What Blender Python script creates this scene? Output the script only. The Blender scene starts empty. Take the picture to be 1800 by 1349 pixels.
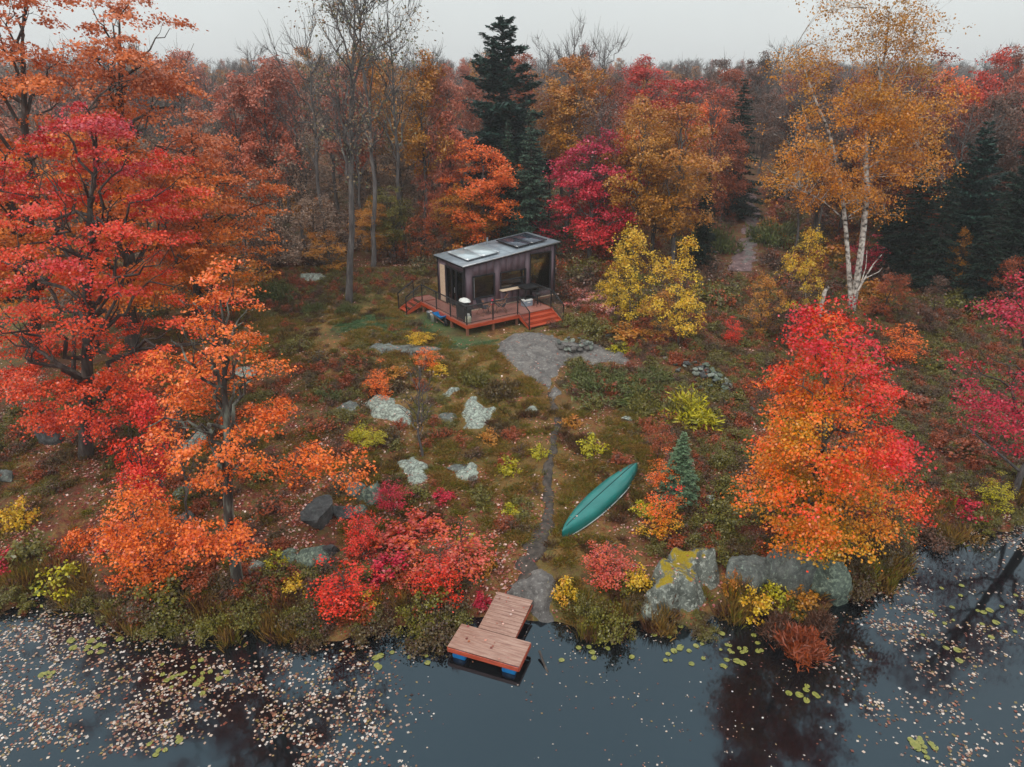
import bpy, bmesh, math, random, time
import numpy as np
from mathutils import Vector
T0 = time.time()
SC = bpy.context.scene
COL = SC.collection
R = math.radians

# ------------------------------------------------------------------ camera
PITCH, CAM_H, FPX = R(23.5), 14.7, 1250.0
cam_d = bpy.data.cameras.new('camera'); cam = bpy.data.objects.new('camera', cam_d); COL.objects.link(cam)
cam.location = (0, 0, CAM_H); cam.rotation_euler = (math.pi/2 - PITCH, 0, 0)
cam_d.sensor_width = 36; cam_d.lens = 36*FPX/1800; cam_d.clip_start = 0.5; cam_d.clip_end = 5000
SC.camera = cam

# ------------------------------------------------------------------ sky, sun, exposure
SUN_EL, SUN_AZ = R(52), R(215)      # azimuth clockwise from +Y
w = bpy.data.worlds.new('World'); SC.world = w; w.use_nodes = True
nt = w.node_tree; nt.nodes.clear()
n = nt.nodes.new
sky = n('ShaderNodeTexSky'); sky.sky_type = 'NISHITA'; sky.sun_disc = False
sky.sun_elevation = SUN_EL; sky.sun_rotation = SUN_AZ; sky.dust_density = 3.0; sky.air_density = 1.2
tc = n('ShaderNodeTexCoord'); sp = n('ShaderNodeSeparateXYZ'); nt.links.new(tc.outputs['Generated'], sp.inputs[0])
mx = n('ShaderNodeMath'); mx.operation = 'MAXIMUM'; nt.links.new(sp.outputs['Z'], mx.inputs[0]); mx.inputs[1].default_value = 0
ov = n('ShaderNodeMapRange'); nt.links.new(mx.outputs[0], ov.inputs[0])      # overcast sky: zenith about 2.5 times the horizon
ov.inputs[3].default_value = 7.9; ov.inputs[4].default_value = 16.0
ns = n('ShaderNodeTexNoise'); ns.inputs['Scale'].default_value = 2.2; ns.inputs['Detail'].default_value = 4
nt.links.new(tc.outputs['Generated'], ns.inputs['Vector'])
nm = n('ShaderNodeMapRange'); nt.links.new(ns.outputs['Fac'], nm.inputs[0]); nm.inputs[1].default_value = .3; nm.inputs[2].default_value = .7
nm.inputs[3].default_value = .92; nm.inputs[4].default_value = 1.06
mm = n('ShaderNodeMath'); mm.operation = 'MULTIPLY'; nt.links.new(ov.outputs[0], mm.inputs[0]); nt.links.new(nm.outputs[0], mm.inputs[1])
tint = n('ShaderNodeVectorMath'); tint.operation = 'SCALE'; tint.inputs[0].default_value = (.955, 1.0, 1.0)
nt.links.new(mm.outputs[0], tint.inputs['Scale'])
mix = n('ShaderNodeMix'); mix.data_type = 'RGBA'; mix.inputs[0].default_value = .86
nt.links.new(sky.outputs[0], mix.inputs[6]); nt.links.new(tint.outputs[0], mix.inputs[7])
bg = n('ShaderNodeBackground'); bg.inputs[1].default_value = .1
out = n('ShaderNodeOutputWorld'); nt.links.new(mix.outputs[2], bg.inputs[0]); nt.links.new(bg.outputs[0], out.inputs[0])

sun_d = bpy.data.lights.new('sun', 'SUN'); sun = bpy.data.objects.new('sun', sun_d); COL.objects.link(sun)
sun_d.energy = 1.1; sun_d.angle = R(14); sun_d.color = (1, .96, .9)
sd = Vector((math.sin(SUN_AZ)*math.cos(SUN_EL), math.cos(SUN_AZ)*math.cos(SUN_EL), math.sin(SUN_EL)))
sun.rotation_euler = sd.to_track_quat('Z', 'Y').to_euler(); sun.location = (0, 0, 60)

vs = SC.view_settings
vs.view_transform = 'Standard'; vs.look = 'None'; vs.exposure = 0.05; vs.gamma = 1; vs.use_curve_mapping = False
SC.cycles.use_denoising = True
SC.cycles.max_bounces = 6; SC.cycles.diffuse_bounces = 2; SC.cycles.glossy_bounces = 3
SC.cycles.transmission_bounces = 4; SC.cycles.transparent_max_bounces = 8; SC.cycles.volume_bounces = 1
SC.cycles.use_light_tree = False
SC.cycles.sample_clamp_indirect = 4

# ------------------------------------------------------------------ maths helpers
def _hash(i, j, s):
    a = (i.astype(np.int64)*374761393 + j.astype(np.int64)*668265263 + s*1274126177) & 0xffffffff
    a = ((a ^ (a >> 13))*1274126177) & 0xffffffff
    return ((a ^ (a >> 16)) & 0xffff)/65535.0
def vnoise(x, y, s=0):
    x = np.asarray(x, float); y = np.asarray(y, float)
    i = np.floor(x); j = np.floor(y); u = x-i; v = y-j
    u = u*u*(3-2*u); v = v*v*(3-2*v)
    a = _hash(i, j, s); b = _hash(i+1, j, s); c = _hash(i, j+1, s); d = _hash(i+1, j+1, s)
    return (a*(1-u)+b*u)*(1-v)+(c*(1-u)+d*u)*v
def fbm(x, y, s=0, o=4):
    t = 0; a = .5; f = 1
    for k in range(o):
        t = t+a*vnoise(np.asarray(x)*f+17.3*k, np.asarray(y)*f-9.1*k, s+k); a *= .5; f *= 2
    return t
def sstep(a, b, x):
    t = np.clip((x-a)/(b-a), 0, 1); return t*t*(3-2*t)

SHX = [-400, -60, -25, -15, -11.5, -7.9, -4.7, -1.8, -.3, 1, 2.6, 4.1, 6.1, 9.3, 10.6, 12.2, 13.7, 16, 18.6, 24, 40, 400]
SHY = [40, 22, 18.0, 17.3, 16.6, 15.95, 15.8, 16.4, 16.5, 16.3, 16.2, 16.3, 16.4, 17.1, 17.7, 18.9, 20.4, 21.1, 22, 24, 30, 70]
TT = [0, 8, 18.5, 26, 60, 150, 400, 1200]
TZ = [0, .75, 1.75, 1.9, 3.6, 6.5, 12, 16]
DECK_C = np.array([-2.33, 34.55]); DTH = R(34)
DE1 = np.array([math.cos(DTH), math.sin(DTH)]); DE2 = np.array([-math.sin(DTH), math.cos(DTH)])
DECK_Z, GZ = 2.9, 2.3
def shore_t(x, y):
    x = np.asarray(x, float); y = np.asarray(y, float)
    return y-np.interp(x, SHX, SHY)-(fbm(x*.8, y*.5, 5, 4)-.47)*(1.0+1.3*sstep(2.5, 5, np.abs(x)))
def height(x, y):
    x = np.asarray(x, float); y = np.asarray(y, float)
    t = shore_t(x, y)
    up = .55*(1-np.exp(-np.maximum(t, 0)/.7))+np.interp(np.maximum(t, 0), TT, TZ)
    dn = np.maximum(.35*t, -1.3)
    h = np.where(t > 0, up, dn)
    b = (fbm(x*.28, y*.28, 11, 4)-.47)*1.0+(fbm(x*1.3, y*1.3, 31, 3)-.44)*.34
    h = h+b*sstep(0, 4, t)*(.55+.6*sstep(30, 80, y))
    # levelled ground under the deck and cabin
    p = np.stack([x-DECK_C[0], y-DECK_C[1]], -1)
    a = p@DE1; c = p@DE2
    da = np.maximum(np.maximum(-.8-a, a-7.6), 0); dc = np.maximum(np.maximum(-1.4-c, c-6), 0)
    f = 1-sstep(0, 3.5, np.sqrt(da*da+dc*dc))
    return h*(1-f)+GZ*f
def h1(x, y): return float(height(np.array([x]), np.array([y]))[0])

CP, SP = math.cos(PITCH), math.sin(PITCH)
def ray(px, py):
    u = (px-900)/FPX; v = (674.5-py)/FPX
    return np.array([u, CP+v*SP, -SP+v*CP])
_ts = np.geomspace(8, 600, 900)
def at(px, py):
    """photo pixel -> the ground point seen there"""
    d = ray(px, py); P = d[None]*_ts[:, None]; z = P[:, 2]+CAM_H
    g = np.maximum(height(P[:, 0], P[:, 1]), 0)
    k = np.argmax(z < g)
    if k == 0: k = len(_ts)-1
    a0 = z[k-1]-g[k-1]; a1 = z[k]-g[k]; f = a0/(a0-a1+1e-9)
    p = P[k-1]*(1-f)+P[k]*f
    return np.array([p[0], p[1], max(h1(p[0], p[1]), 0)])
def depth(p): return p[1]*CP-(p[2]-CAM_H)*SP
def z_at(px, py, Y):
    d = ray(px, py); return CAM_H+d[2]*Y/d[1]
def pix(x, y, z):
    d = y*CP-(z-CAM_H)*SP
    return 900+FPX*x/d, 674.5-FPX*(y*SP+(z-CAM_H)*CP)/d

# ------------------------------------------------------------------ object helpers
def tag(o, label=None, cat=None, group=None, kind=None):
    if label: o['label'] = label
    if cat: o['category'] = cat
    if group: o['group'] = group
    if kind: o['kind'] = kind
    return o
def link(o, parent=None):
    COL.objects.link(o)
    if parent is not None: o.parent = parent
    return o
def empty(name, loc, rz=0):
    o = bpy.data.objects.new(name, None); o.location = loc; o.rotation_euler = (0, 0, rz); o.empty_display_size = .2
    return link(o)
def np_mesh(name, V, Fq=None, Ft=None, mat=None, var=None, smooth=False, col=None):
    me = bpy.data.meshes.new(name)
    V = np.asarray(V, np.float32); parts = []; starts = []; tot = 0
    for Fa in (Fq, Ft):
        if Fa is None or len(Fa) == 0: continue
        Fa = np.asarray(Fa, np.int32); k = Fa.shape[1]
        starts.append(tot+np.arange(len(Fa), dtype=np.int32)*k); parts.append(Fa.ravel()); tot += Fa.size
    me.vertices.add(len(V)); me.vertices.foreach_set('co', V.ravel())
    L = np.concatenate(parts); S = np.concatenate(starts)
    me.loops.add(len(L)); me.loops.foreach_set('vertex_index', L)
    me.polygons.add(len(S)); me.polygons.foreach_set('loop_start', S)
    if smooth: me.polygons.foreach_set('use_smooth', np.ones(len(S), bool))
    me.update(calc_edges=True)
    for nmv, arr in (('var', var), ('mask', col)):
        if arr is not None:
            at_ = me.attributes.new(nmv, 'FLOAT_COLOR', 'POINT'); at_.data.foreach_set('color', np.asarray(arr, np.float32).ravel())
    if mat: me.materials.append(mat)
    return me
def mobj(name, me, parent=None, loc=(0, 0, 0), rz=0):
    o = bpy.data.objects.new(name, me); o.location = loc; o.rotation_euler = (0, 0, rz)
    return link(o, parent)
def box_me(name, sx, sy, sz, mat, bev=.006):
    bm = bmesh.new(); bmesh.ops.create_cube(bm, size=1)
    bmesh.ops.scale(bm, vec=(sx, sy, sz), verts=bm.verts)
    if bev: bmesh.ops.bevel(bm, geom=bm.edges[:], offset=min(bev, .3*min(sx, sy, sz)), segments=1, affect='EDGES')
    me = bpy.data.meshes.new(name); bm.to_mesh(me); bm.free(); me.materials.append(mat); return me
def box(name, a0, a1, b0, b1, z0, z1, mat, parent=None, bev=.006, rot=None):
    o = mobj(name, box_me(name, abs(a1-a0), abs(b1-b0), abs(z1-z0), mat, bev), parent, ((a0+a1)/2, (b0+b1)/2, (z0+z1)/2))
    if rot: o.rotation_euler = rot
    return o
def tube(pts, rad, sides=5, cap=False):
    P = np.asarray(pts, float); n_ = len(P); rad = np.broadcast_to(np.asarray(rad, float), (n_,))
    t = np.gradient(P, axis=0); t /= np.linalg.norm(t, axis=1)[:, None]+1e-9
    ref = np.array([.31, .17, .94]) if abs(t[:, 2]).mean() < .8 else np.array([.95, .3, .05])
    u = np.cross(t, ref); u /= np.linalg.norm(u, axis=1)[:, None]+1e-9; v = np.cross(t, u)
    a = np.arange(sides)*2*math.pi/sides
    V = P[:, None]+rad[:, None, None]*(np.cos(a)[None, :, None]*u[:, None]+np.sin(a)[None, :, None]*v[:, None])
    i = np.arange(n_-1)[:, None]*sides; k = np.arange(sides)[None]; k2 = (k+1) % sides
    Fq = np.stack([i+k, i+k2, i+sides+k2, i+sides+k], -1).reshape(-1, 4)
    V = V.reshape(-1, 3)
    if cap and sides == 4:
        Fq = np.concatenate([Fq, [[3, 2, 1, 0]], [[len(V)-4, len(V)-3, len(V)-2, len(V)-1]]])
    return V, Fq
class MB:
    """collects vertex and quad arrays of ONE part"""
    def __init__(s): s.V = []; s.F = []; s.n = 0
    def add(s, V, Fq): s.V.append(V); s.F.append(np.asarray(Fq)+s.n); s.n += len(V)
    def tube(s, pts, rad, sides=5, cap=False): s.add(*tube(pts, rad, sides, cap))
    def mesh(s, name, mat, smooth=True): return np_mesh(name, np.concatenate(s.V), np.concatenate(s.F), None, mat, smooth=smooth)

# ------------------------------------------------------------------ materials
def s2l(c): return tuple(((v/255)/12.92 if v/255 <= .04045 else ((v/255+.055)/1.055)**2.4) for v in c)
def newmat(name):
    m = bpy.data.materials.new(name); m.use_nodes = True; t = m.node_tree; t.nodes.clear()
    o = t.nodes.new('ShaderNodeOutputMaterial'); return m, t, o
def ramp(t, stops):
    r = t.nodes.new('ShaderNodeValToRGB'); e = r.color_ramp.elements
    while len(e) < len(stops): e.new(.5)
    for k, (p, c) in enumerate(stops): e[k].position = p; e[k].color = (*c, 1)
    return r
def noise(t, scale, detail=4, coord=None, rough=.55, dist=0):
    q = t.nodes.new('ShaderNodeTexNoise'); q.inputs['Scale'].default_value = scale; q.inputs['Detail'].default_value = detail
    q.inputs['Roughness'].default_value = rough; q.inputs['Distortion'].default_value = dist
    if coord: t.links.new(coord, q.inputs['Vector'])
    return q
def plain(name, stops, scale=3, rough=.6, bump=.2, spec=.4, metal=0, stretch=None, bscale=None, detail=5, objcoord=True):
    m, t, o = newmat(name); N = t.nodes.new; Lk = t.links.new
    b = N('ShaderNodeBsdfPrincipled'); Lk(b.outputs[0], o.inputs[0])
    c = N('ShaderNodeTexCoord'); src = c.outputs['Object']
    if stretch:
        mp = N('ShaderNodeMapping'); mp.inputs['Scale'].default_value = stretch; Lk(src, mp.inputs[0]); src = mp.outputs[0]
    oi = N('ShaderNodeObjectInfo'); ad = N('ShaderNodeVectorMath'); ad.operation = 'ADD'
    sc_ = N('ShaderNodeVectorMath'); sc_.operation = 'SCALE'; sc_.inputs[0].default_value = (37, 19, 53); Lk(oi.outputs['Random'], sc_.inputs['Scale'])
    Lk(src, ad.inputs[0]); Lk(sc_.outputs[0], ad.inputs[1]); src = ad.outputs[0]
    q = noise(t, scale, detail, src); r = ramp(t, stops); Lk(q.outputs['Fac'], r.inputs[0]); Lk(r.outputs[0], b.inputs['Base Color'])
    b.inputs['Roughness'].default_value = rough; b.inputs['Specular IOR Level'].default_value = spec; b.inputs['Metallic'].default_value = metal
    if bump:
        q2 = noise(t, bscale or scale*3, 4, src); bp = N('ShaderNodeBump'); bp.inputs['Strength'].default_value = bump; bp.inputs['Distance'].default_value = .03
        Lk(q2.outputs['Fac'], bp.inputs['Height']); Lk(bp.outputs[0], b.inputs['Normal'])
    return m
def leafmat(name, cols, wr=.3, wc=.4, wh=.3, trans=.2, rough=.36, spec=.6, off=0.0):
    """leaf blades; cols run over a per-leaf value made of leaf, branch and height; leaf colours, plus painted haze in amber and sky sheen in float"""
    m, t, o = newmat(name); N = t.nodes.new; Lk = t.links.new
    a = N('ShaderNodeAttribute'); a.attribute_name = 'var'; s = N('ShaderNodeSeparateColor'); Lk(a.outputs['Color'], s.inputs[0])
    oi = N('ShaderNodeObjectInfo')
    def mul(x, k):
        q = N('ShaderNodeMath'); q.operation = 'MULTIPLY'; Lk(x, q.inputs[0]); q.inputs[1].default_value = k; return q.outputs[0]
    def add(x, y):
        q = N('ShaderNodeMath'); q.operation = 'ADD'; Lk(x, q.inputs[0]); Lk(y, q.inputs[1]); return q.outputs[0]
    f = add(add(mul(s.outputs[0], wr), mul(s.outputs[1], wc)), mul(s.outputs[2], wh))
    k = N('ShaderNodeMapRange'); Lk(oi.outputs['Random'], k.inputs[0]); k.inputs[3].default_value = off-.06; k.inputs[4].default_value = off+.06
    f = add(f, k.outputs[0])
    r = ramp(t, [(i/(len(cols)-1) if len(cols) > 1 else 0, s2l(c)) for i, c in enumerate(cols)]); Lk(f, r.inputs[0])
    hs = N('ShaderNodeHueSaturation'); Lk(r.outputs[0], hs.inputs['Color'])
    mr = N('ShaderNodeMapRange'); Lk(s.outputs[0], mr.inputs[0]); mr.inputs[3].default_value = .7; mr.inputs[4].default_value = 1.25
    Lk(mr.outputs[0], hs.inputs['Value'])
    b = N('ShaderNodeBsdfPrincipled'); Lk(hs.outputs[0], b.inputs['Base Color']); b.inputs['Roughness'].default_value = rough
    b.inputs['Specular IOR Level'].default_value = spec
    tr = N('ShaderNodeBsdfTranslucent'); Lk(hs.outputs[0], tr.inputs[0])
    mx_ = N('ShaderNodeMixShader'); mx_.inputs[0].default_value = trans; Lk(b.outputs[0], mx_.inputs[1]); Lk(tr.outputs[0], mx_.inputs[2])
    Lk(mx_.outputs[0], o.inputs[0])
    return m
LEAF = {
 'fire':   leafmat('leaves_fire', [(168,150,22),(216,164,22),(234,150,22),(242,122,20),(242,84,24),(232,46,30),(208,24,44)], .25, .75, .8, off=-.47),
 'red':    leafmat('leaves_red', [(200,34,18),(230,66,20),(238,92,28),(226,52,28),(200,40,44),(176,54,78),(166,74,98)], .3, .4, .55, off=-.2),
 'orange': leafmat('leaves_orange', [(214,62,30),(240,92,28),(244,112,30),(242,128,34),(238,104,50),(246,140,70)], .4, .4, .2),
 'amber':  leafmat('leaves_amber_hazed', [(214,120,18),(232,140,24),(234,128,28),(222,112,40),(206,118,72),(190,124,96)], .2, .3, .6, off=-.06),  # last stops paled: mist on the crown tops put into the leaf colour
 'coral':  leafmat('leaves_coral', [(150,92,70),(196,96,62),(208,104,70),(184,110,86),(166,116,98)], .4, .4, .3),
 'beige':  leafmat('leaves_beige', [(96,80,70),(142,116,96),(170,138,116),(128,104,88),(160,112,82)], .5, .4, .1),
 'gold':   leafmat('leaves_gold', [(140,92,26),(176,116,28),(196,134,36),(178,108,30),(186,94,30)], .3, .4, .3),
 'yellow': leafmat('leaves_yellow', [(170,150,26),(214,178,30),(228,188,44),(216,158,34),(204,128,34)], .4, .5, .1),
 'lime':   leafmat('leaves_lime', [(112,124,20),(158,156,22),(206,190,24),(184,168,30),(120,128,30)], .4, .5, .1),
 'rust':   leafmat('leaves_rust', [(92,44,26),(140,62,28),(172,82,32),(150,66,32),(112,58,38)], .4, .4, .2),
 'brown':  leafmat('leaves_brown', [(62,42,34),(92,60,44),(118,76,54),(80,56,44),(106,62,42)], .5, .4, .1),
 'pink':   leafmat('leaves_pink', [(226,112,30),(232,72,40),(222,48,62),(206,46,78),(196,52,92)], .2, .35, .6),
 'crimson': leafmat('leaves_crimson', [(150,14,36),(196,22,44),(212,34,62),(180,26,66),(206,44,40)], .4, .5, .1),
 'duskred': leafmat('leaves_dusk_red', [(140,34,28),(182,48,32),(204,66,36),(190,44,44),(196,96,40)], .3, .5, .2),
 'scarlet': leafmat('leaves_scarlet', [(206,22,30),(232,40,26),(240,70,24),(222,30,48),(240,110,30)], .3, .6, .1),
 'olive':  leafmat('leaves_olive', [(74,74,26),(104,100,30),(128,118,38),(92,86,40),(116,88,44)], .5, .4, .1),
 'mossy':  leafmat('leaves_mossy', [(80,80,26),(108,104,28),(138,130,36),(92,80,34),(120,96,40)], .5, .4, .1),
 'dusky':  leafmat('leaves_dusky', [(70,90,70),(96,108,74),(126,112,74),(140,96,62),(92,100,76)], .5, .4, .1),
 'birch':  leafmat('leaves_birch', [(234,126,16),(232,140,20),(218,138,26),(196,134,32),(166,120,42),(150,112,64)], .25, .35, .5, off=-.08),
 'heath':  leafmat('leaves_heath', [(62,42,36),(92,60,42),(88,74,38),(110,88,40),(74,50,44)], .5, .5, .1),
 'mixed':  leafmat('leaves_mixed', [(190,24,34),(220,52,28),(234,112,36),(196,50,52),(206,110,90),(200,30,54)], .5, .5, .1),
 'pine':   leafmat('needles_pine', [(22,42,40),(32,58,52),(44,72,60),(30,54,50)], .5, .4, .1, trans=.1, rough=.5, spec=.3),
 'spruce': leafmat('needles_spruce', [(38,60,52),(54,80,66),(72,98,76),(60,80,62)], .5, .4, .1, trans=.1, rough=.5, spec=.3),
 'greyspruce': leafmat('needles_grey_spruce', [(54,78,68),(70,96,82),(90,114,94),(66,86,74)], .5, .4, .1, trans=.1, rough=.5, spec=.3),
 'bluespruce': leafmat('needles_blue_spruce', [(70,100,76),(98,128,98),(120,146,110),(90,110,70)], .4, .3, .4, trans=.1, rough=.5, spec=.3),
 'juniper': leafmat('needles_juniper', [(58,74,36),(80,94,44),(106,112,58),(92,88,56),(70,82,40)], .5, .4, .1, trans=.15, rough=.5, spec=.3),
 'darkconifer': leafmat('needles_dark', [(18,32,28),(28,48,38),(40,60,46),(24,40,36)], .5, .4, .1, trans=.1, rough=.6, spec=.2),
 'litter': leafmat('leaves_fallen', [(110,44,32),(150,60,40),(176,92,66),(206,150,132),(226,196,184),(150,50,56),(196,110,50)], .0, 1.0, 0, trans=.1, rough=.3, spec=.6),
 'float':  leafmat('leaves_floating', [(46,28,24),(84,44,34),(128,66,46),(160,120,96),(196,180,164),(204,194,184),(104,62,44),(128,112,58),(170,132,108),(210,202,196)], .0, 1.0, 0, trans=.05, rough=.3, spec=.6),  # pale stops: silvery undersides plus sky sheen put into the colour
 'pinklitter': leafmat('leaves_fallen_pink', [(190,90,80),(214,140,134),(226,180,176),(206,120,112),(200,70,50)], .0, 1.0, 0, trans=.1, rough=.3, spec=.6),
 'grass':  leafmat('grass_blades', [(104,80,40),(146,112,50),(176,134,68),(122,100,44),(140,92,50)], .5, .5, 0, trans=.3),
 'lawn':   leafmat('lawn_blades', [(58,92,54),(76,116,70),(96,124,76),(104,104,52)], .5, .5, 0, trans=.3),
}
def barkmat(name, stops, scale=6, stretch=(1, 1, .25), bump=.6, rough=.75):
    return plain(name, stops, scale, rough, bump, .35, 0, stretch, scale*2.5)
BARK = barkmat('bark_dark', [(.3, s2l((44,38,36))), (.55, s2l((78,68,62))), (.75, s2l((110,102,96)))])
BARKG = barkmat('bark_grey', [(.3, s2l((66,62,62))), (.55, s2l((98,92,90))), (.75, s2l((130,126,122)))])
BARKL = barkmat('bark_lichen', [(.3, s2l((40,34,32))), (.5, s2l((70,62,56))), (.62, s2l((120,124,112))), (.8, s2l((170,176,160)))], 4)
BIRCHB = barkmat('bark_birch', [(.36, s2l((44,38,36))), (.44, s2l((150,140,132))), (.55, s2l((212,202,192))), (.8, s2l((228,222,214)))], 3, (1, 1, 1.6), .3, .6)

# ------------------------------------------------------------------ vegetation builders (numpy)
def bez(p0, p1, p2, n_):
    t = np.linspace(0, 1, n_)[:, None]; return (1-t)**2*p0+2*t*(1-t)*p1+t*t*p2
def leaves_np(rng, C, N, size, var_c, hfrac, aspect=.75, droop=.35, tuft=None):
    """diamond leaf blades at C with normals N -> V, F, var"""
    M = len(C)
    N = N/(np.linalg.norm(N, axis=1)[:, None]+1e-9)
    d = rng.normal(size=(M, 3)); 
    if tuft is not None: d = d*.5+tuft
    u = d-(d*N).sum(1)[:, None]*N; u /= np.linalg.norm(u, axis=1)[:, None]+1e-9
    v = np.cross(N, u); s = (size*rng.uniform(.45, 1.4, M))[:, None]
    bend = N*s*droop*rng.uniform(-.3, 1, M)[:, None]*.5
    V = np.stack([C-u*s*.5-bend*.5, C+v*s*.5*aspect+bend*.3, C+u*s*.5-bend, C-v*s*.5*aspect+bend*.3], 1).reshape(-1, 3)
    F_ = np.arange(M*4).reshape(-1, 4)
    var = np.stack([rng.random(M), var_c, hfrac, np.ones(M)], 1)
    return V, F_, np.repeat(var, 4, 0)
def grow(seed, H, prof, tr, n_limb=12, n_clu=110, n_leaf=9000, leaf=.14, cr=.55, flat=.45, lean=(0, 0), wob=.25, limb_up=.28,
         trunk_top=.86, extra=(), fork=0, twigs=0, limb0=None, outer=0.0, shell=.45, bark=None, sub=7, up=.75, gap=0.0, twig_r=.02):
    """broadleaf tree -> (trunk mesh, crown mesh or None). prof: (height fraction, crown radius)"""
    rng = np.random.default_rng(seed); B = MB()
    pz = np.array([p[0] for p in prof]); pr = np.array([p[1] for p in prof])
    Rz = lambda z: np.interp(z, pz, pr)
    ph = rng.uniform(0, 6.28, 4)
    asym = lambda a, z: 1+.22*np.sin(a+ph[0]+z*3)+.16*np.sin(2*a+ph[1]-z*5)+.1*np.sin(3*a+ph[2]+z*9)
    K = 12; zz = np.linspace(-.03, trunk_top, K); wv = np.cumsum(rng.normal(0, wob/K*2, (K, 2)), 0); wv -= wv[1]
    ax = lambda z: np.stack([np.interp(z, zz, wv[:, 0]+lean[0]*np.maximum(zz, 0)), np.interp(z, zz, wv[:, 1]+lean[1]*np.maximum(zz, 0)), np.asarray(z)*H], -1)
    B.tube(ax(zz), np.interp(zz, [0, .04, .5, trunk_top], [tr*1.35, tr, tr*.62, tr*.12]), 8)
    AP = [ax(np.linspace(.14, trunk_top, 12))]; AR = [np.interp(np.linspace(.14, trunk_top, 12), [0, .5, trunk_top], [tr, tr*.62, tr*.15])]
    l0 = limb0 if limb0 is not None else max(pz[0]*.85, .12)
    for i in range(n_limb):
        f = (i+rng.uniform(.1, .9))/n_limb; zs = l0+(trunk_top*.92-l0)*f
        a = i*2.4+rng.uniform(-.5, .5); ze = min(.97, zs+limb_up*rng.uniform(.5, 1.2)*(1.1-f*.5))
        p0 = ax(np.array([zs]))[0]; rad = Rz(ze)*asym(a, ze)*rng.uniform(.6, .95)
        dr = np.array([math.cos(a), math.sin(a), 0]); c2 = ax(np.array([min(ze, trunk_top)]))[0]; c2[2] = ze*H
        p2 = c2+dr*rad; p1 = p0+dr*rad*.45+np.array([0, 0, (ze-zs)*H*rng.uniform(.45, .9)])
        L = bez(p0, p1, p2, 9); L[1:-1] += rng.normal(0, .05*rad+.02, (7, 3))
        r0 = tr*(.5-.28*f); rr = np.linspace(r0, max(.012, r0*.15), 9); B.tube(L, rr, 5)
        AP.append(L[2:]); AR.append(rr[2:])
        for k in range(fork):
            j = rng.integers(2, 7); q = L[j]; ln = rad*rng.uniform(.3, .6)
            dd = (L[j+1]-L[j-1]); dd /= np.linalg.norm(dd); dd = dd+rng.normal(0, .5, 3)+np.array([0, 0, .35]); dd /= np.linalg.norm(dd)
            S = bez(q, q+dd*ln*.5+np.array([0, 0, .05*ln]), q+dd*ln+np.array([0, 0, .25*ln]), 6); S[1:] += rng.normal(0, .03*ln, (5, 3))
            rs = np.linspace(rr[j]*.6, .008, 6); B.tube(S, rs, 4); AP.append(S[1:]); AR.append(rs[1:])
    AP = np.concatenate(AP); AR = np.concatenate(AR)
    if twigs:
        for k in range(twigs):
            j = rng.integers(len(AP)); q = AP[j]; ln = H*rng.uniform(.03, .1)
            out_ = q-ax(np.array([min(q[2]/H, trunk_top)]))[0]; out_[2] = 0; out_ /= np.linalg.norm(out_)+.2
            dd = out_*.6+rng.normal(0, .45, 3)+np.array([0, 0, .8]); dd /= np.linalg.norm(dd)
            S = np.stack([q, q+dd*ln*.5+rng.normal(0, .05*ln, 3), q+dd*ln+np.array([0, 0, .15*ln])])
            B.tube(S, [twig_r*.8, twig_r*.6, twig_r*.3], 3)
    me_t = B  # finished after twigs
    crown = None
    if n_leaf:
        z = []; 
        while len(z) < n_clu:
            q = rng.uniform(pz[0], pz[-1]); 
            if rng.random() < (Rz(q)/pr.max())**1.3+.05: z.append(q)
        z = np.array(z); a = rng.uniform(0, 6.283, n_clu)
        rho = rng.random(n_clu)**shell*Rz(z)*asym(a, z)*.95
        c = ax(np.minimum(z, trunk_top)); c[:, 2] = z*H
        C = c+np.stack([np.cos(a)*rho, np.sin(a)*rho, np.zeros(n_clu)], 1)
        if gap: C = C[rng.random(len(C)) > gap*(fbm(C[:, 0]*.8+seed, C[:, 2]*.8, seed, 2) < .42)]
        crs = cr*rng.uniform(.6, 1.35, len(C))
        wts = crs**2
        if len(extra):
            E_ = np.array([e[:3] for e in extra], float); C = np.concatenate([C, E_]); er = np.array([e[3] for e in extra]); crs = np.concatenate([crs, er])
            wts = np.concatenate([wts, er**2*np.array([e[4] if len(e) > 4 else 1 for e in extra])])
        order = np.argsort(np.linalg.norm((C-ax(np.clip(C[:, 2]/H, 0, trunk_top)))[:, :2], axis=1))
        for k in order:                              # a twig to every leaf cluster, later ones branch off earlier ones
            dv = AP-C[k]; dist = np.linalg.norm(dv, axis=1)+np.maximum(dv[:, 2], 0)*1.5; j = int(np.argmin(dist)); q = AP[j]
            m_ = (q+C[k])/2+np.array([0, 0, .12*dist[j]])+rng.normal(0, .04*dist[j]+.01, 3)
            r0 = min(AR[j]*.75, .016+.016*dist[j]); S = bez(q, m_, C[k], 5)
            rs_ = np.linspace(r0, .008, 5); B.tube(S, rs_, 3); AP = np.concatenate([AP, S[1:]]); AR = np.concatenate([AR, rs_[1:]])
        cnt = rng.multinomial(n_leaf, wts/wts.sum())
        idx = np.repeat(np.arange(len(C)), cnt); M = len(idx)
        subc = rng.normal(0, .55, (len(C), sub, 3)); s_i = rng.integers(0, sub, M)
        off = subc[idx, s_i]+rng.normal(0, .32, (M, 3)); off[:, 2] *= flat
        # the outer edge of a spray hangs a little
        rr2 = np.hypot(off[:, 0], off[:, 1]); off[:, 2] -= .12*rr2**2
        P = C[idx]+off*crs[idx][:, None]
        pn = np.clip((fbm(C[:, 0]*.55+seed, C[:, 2]*.55+C[:, 1]*.4, seed, 2)-.375)*2.2+.5, 0, 1)
        vc = pn[idx]*.45+rng.random(len(C))[idx]*.35+rng.random((len(C), sub))[idx, s_i]*.2
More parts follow.
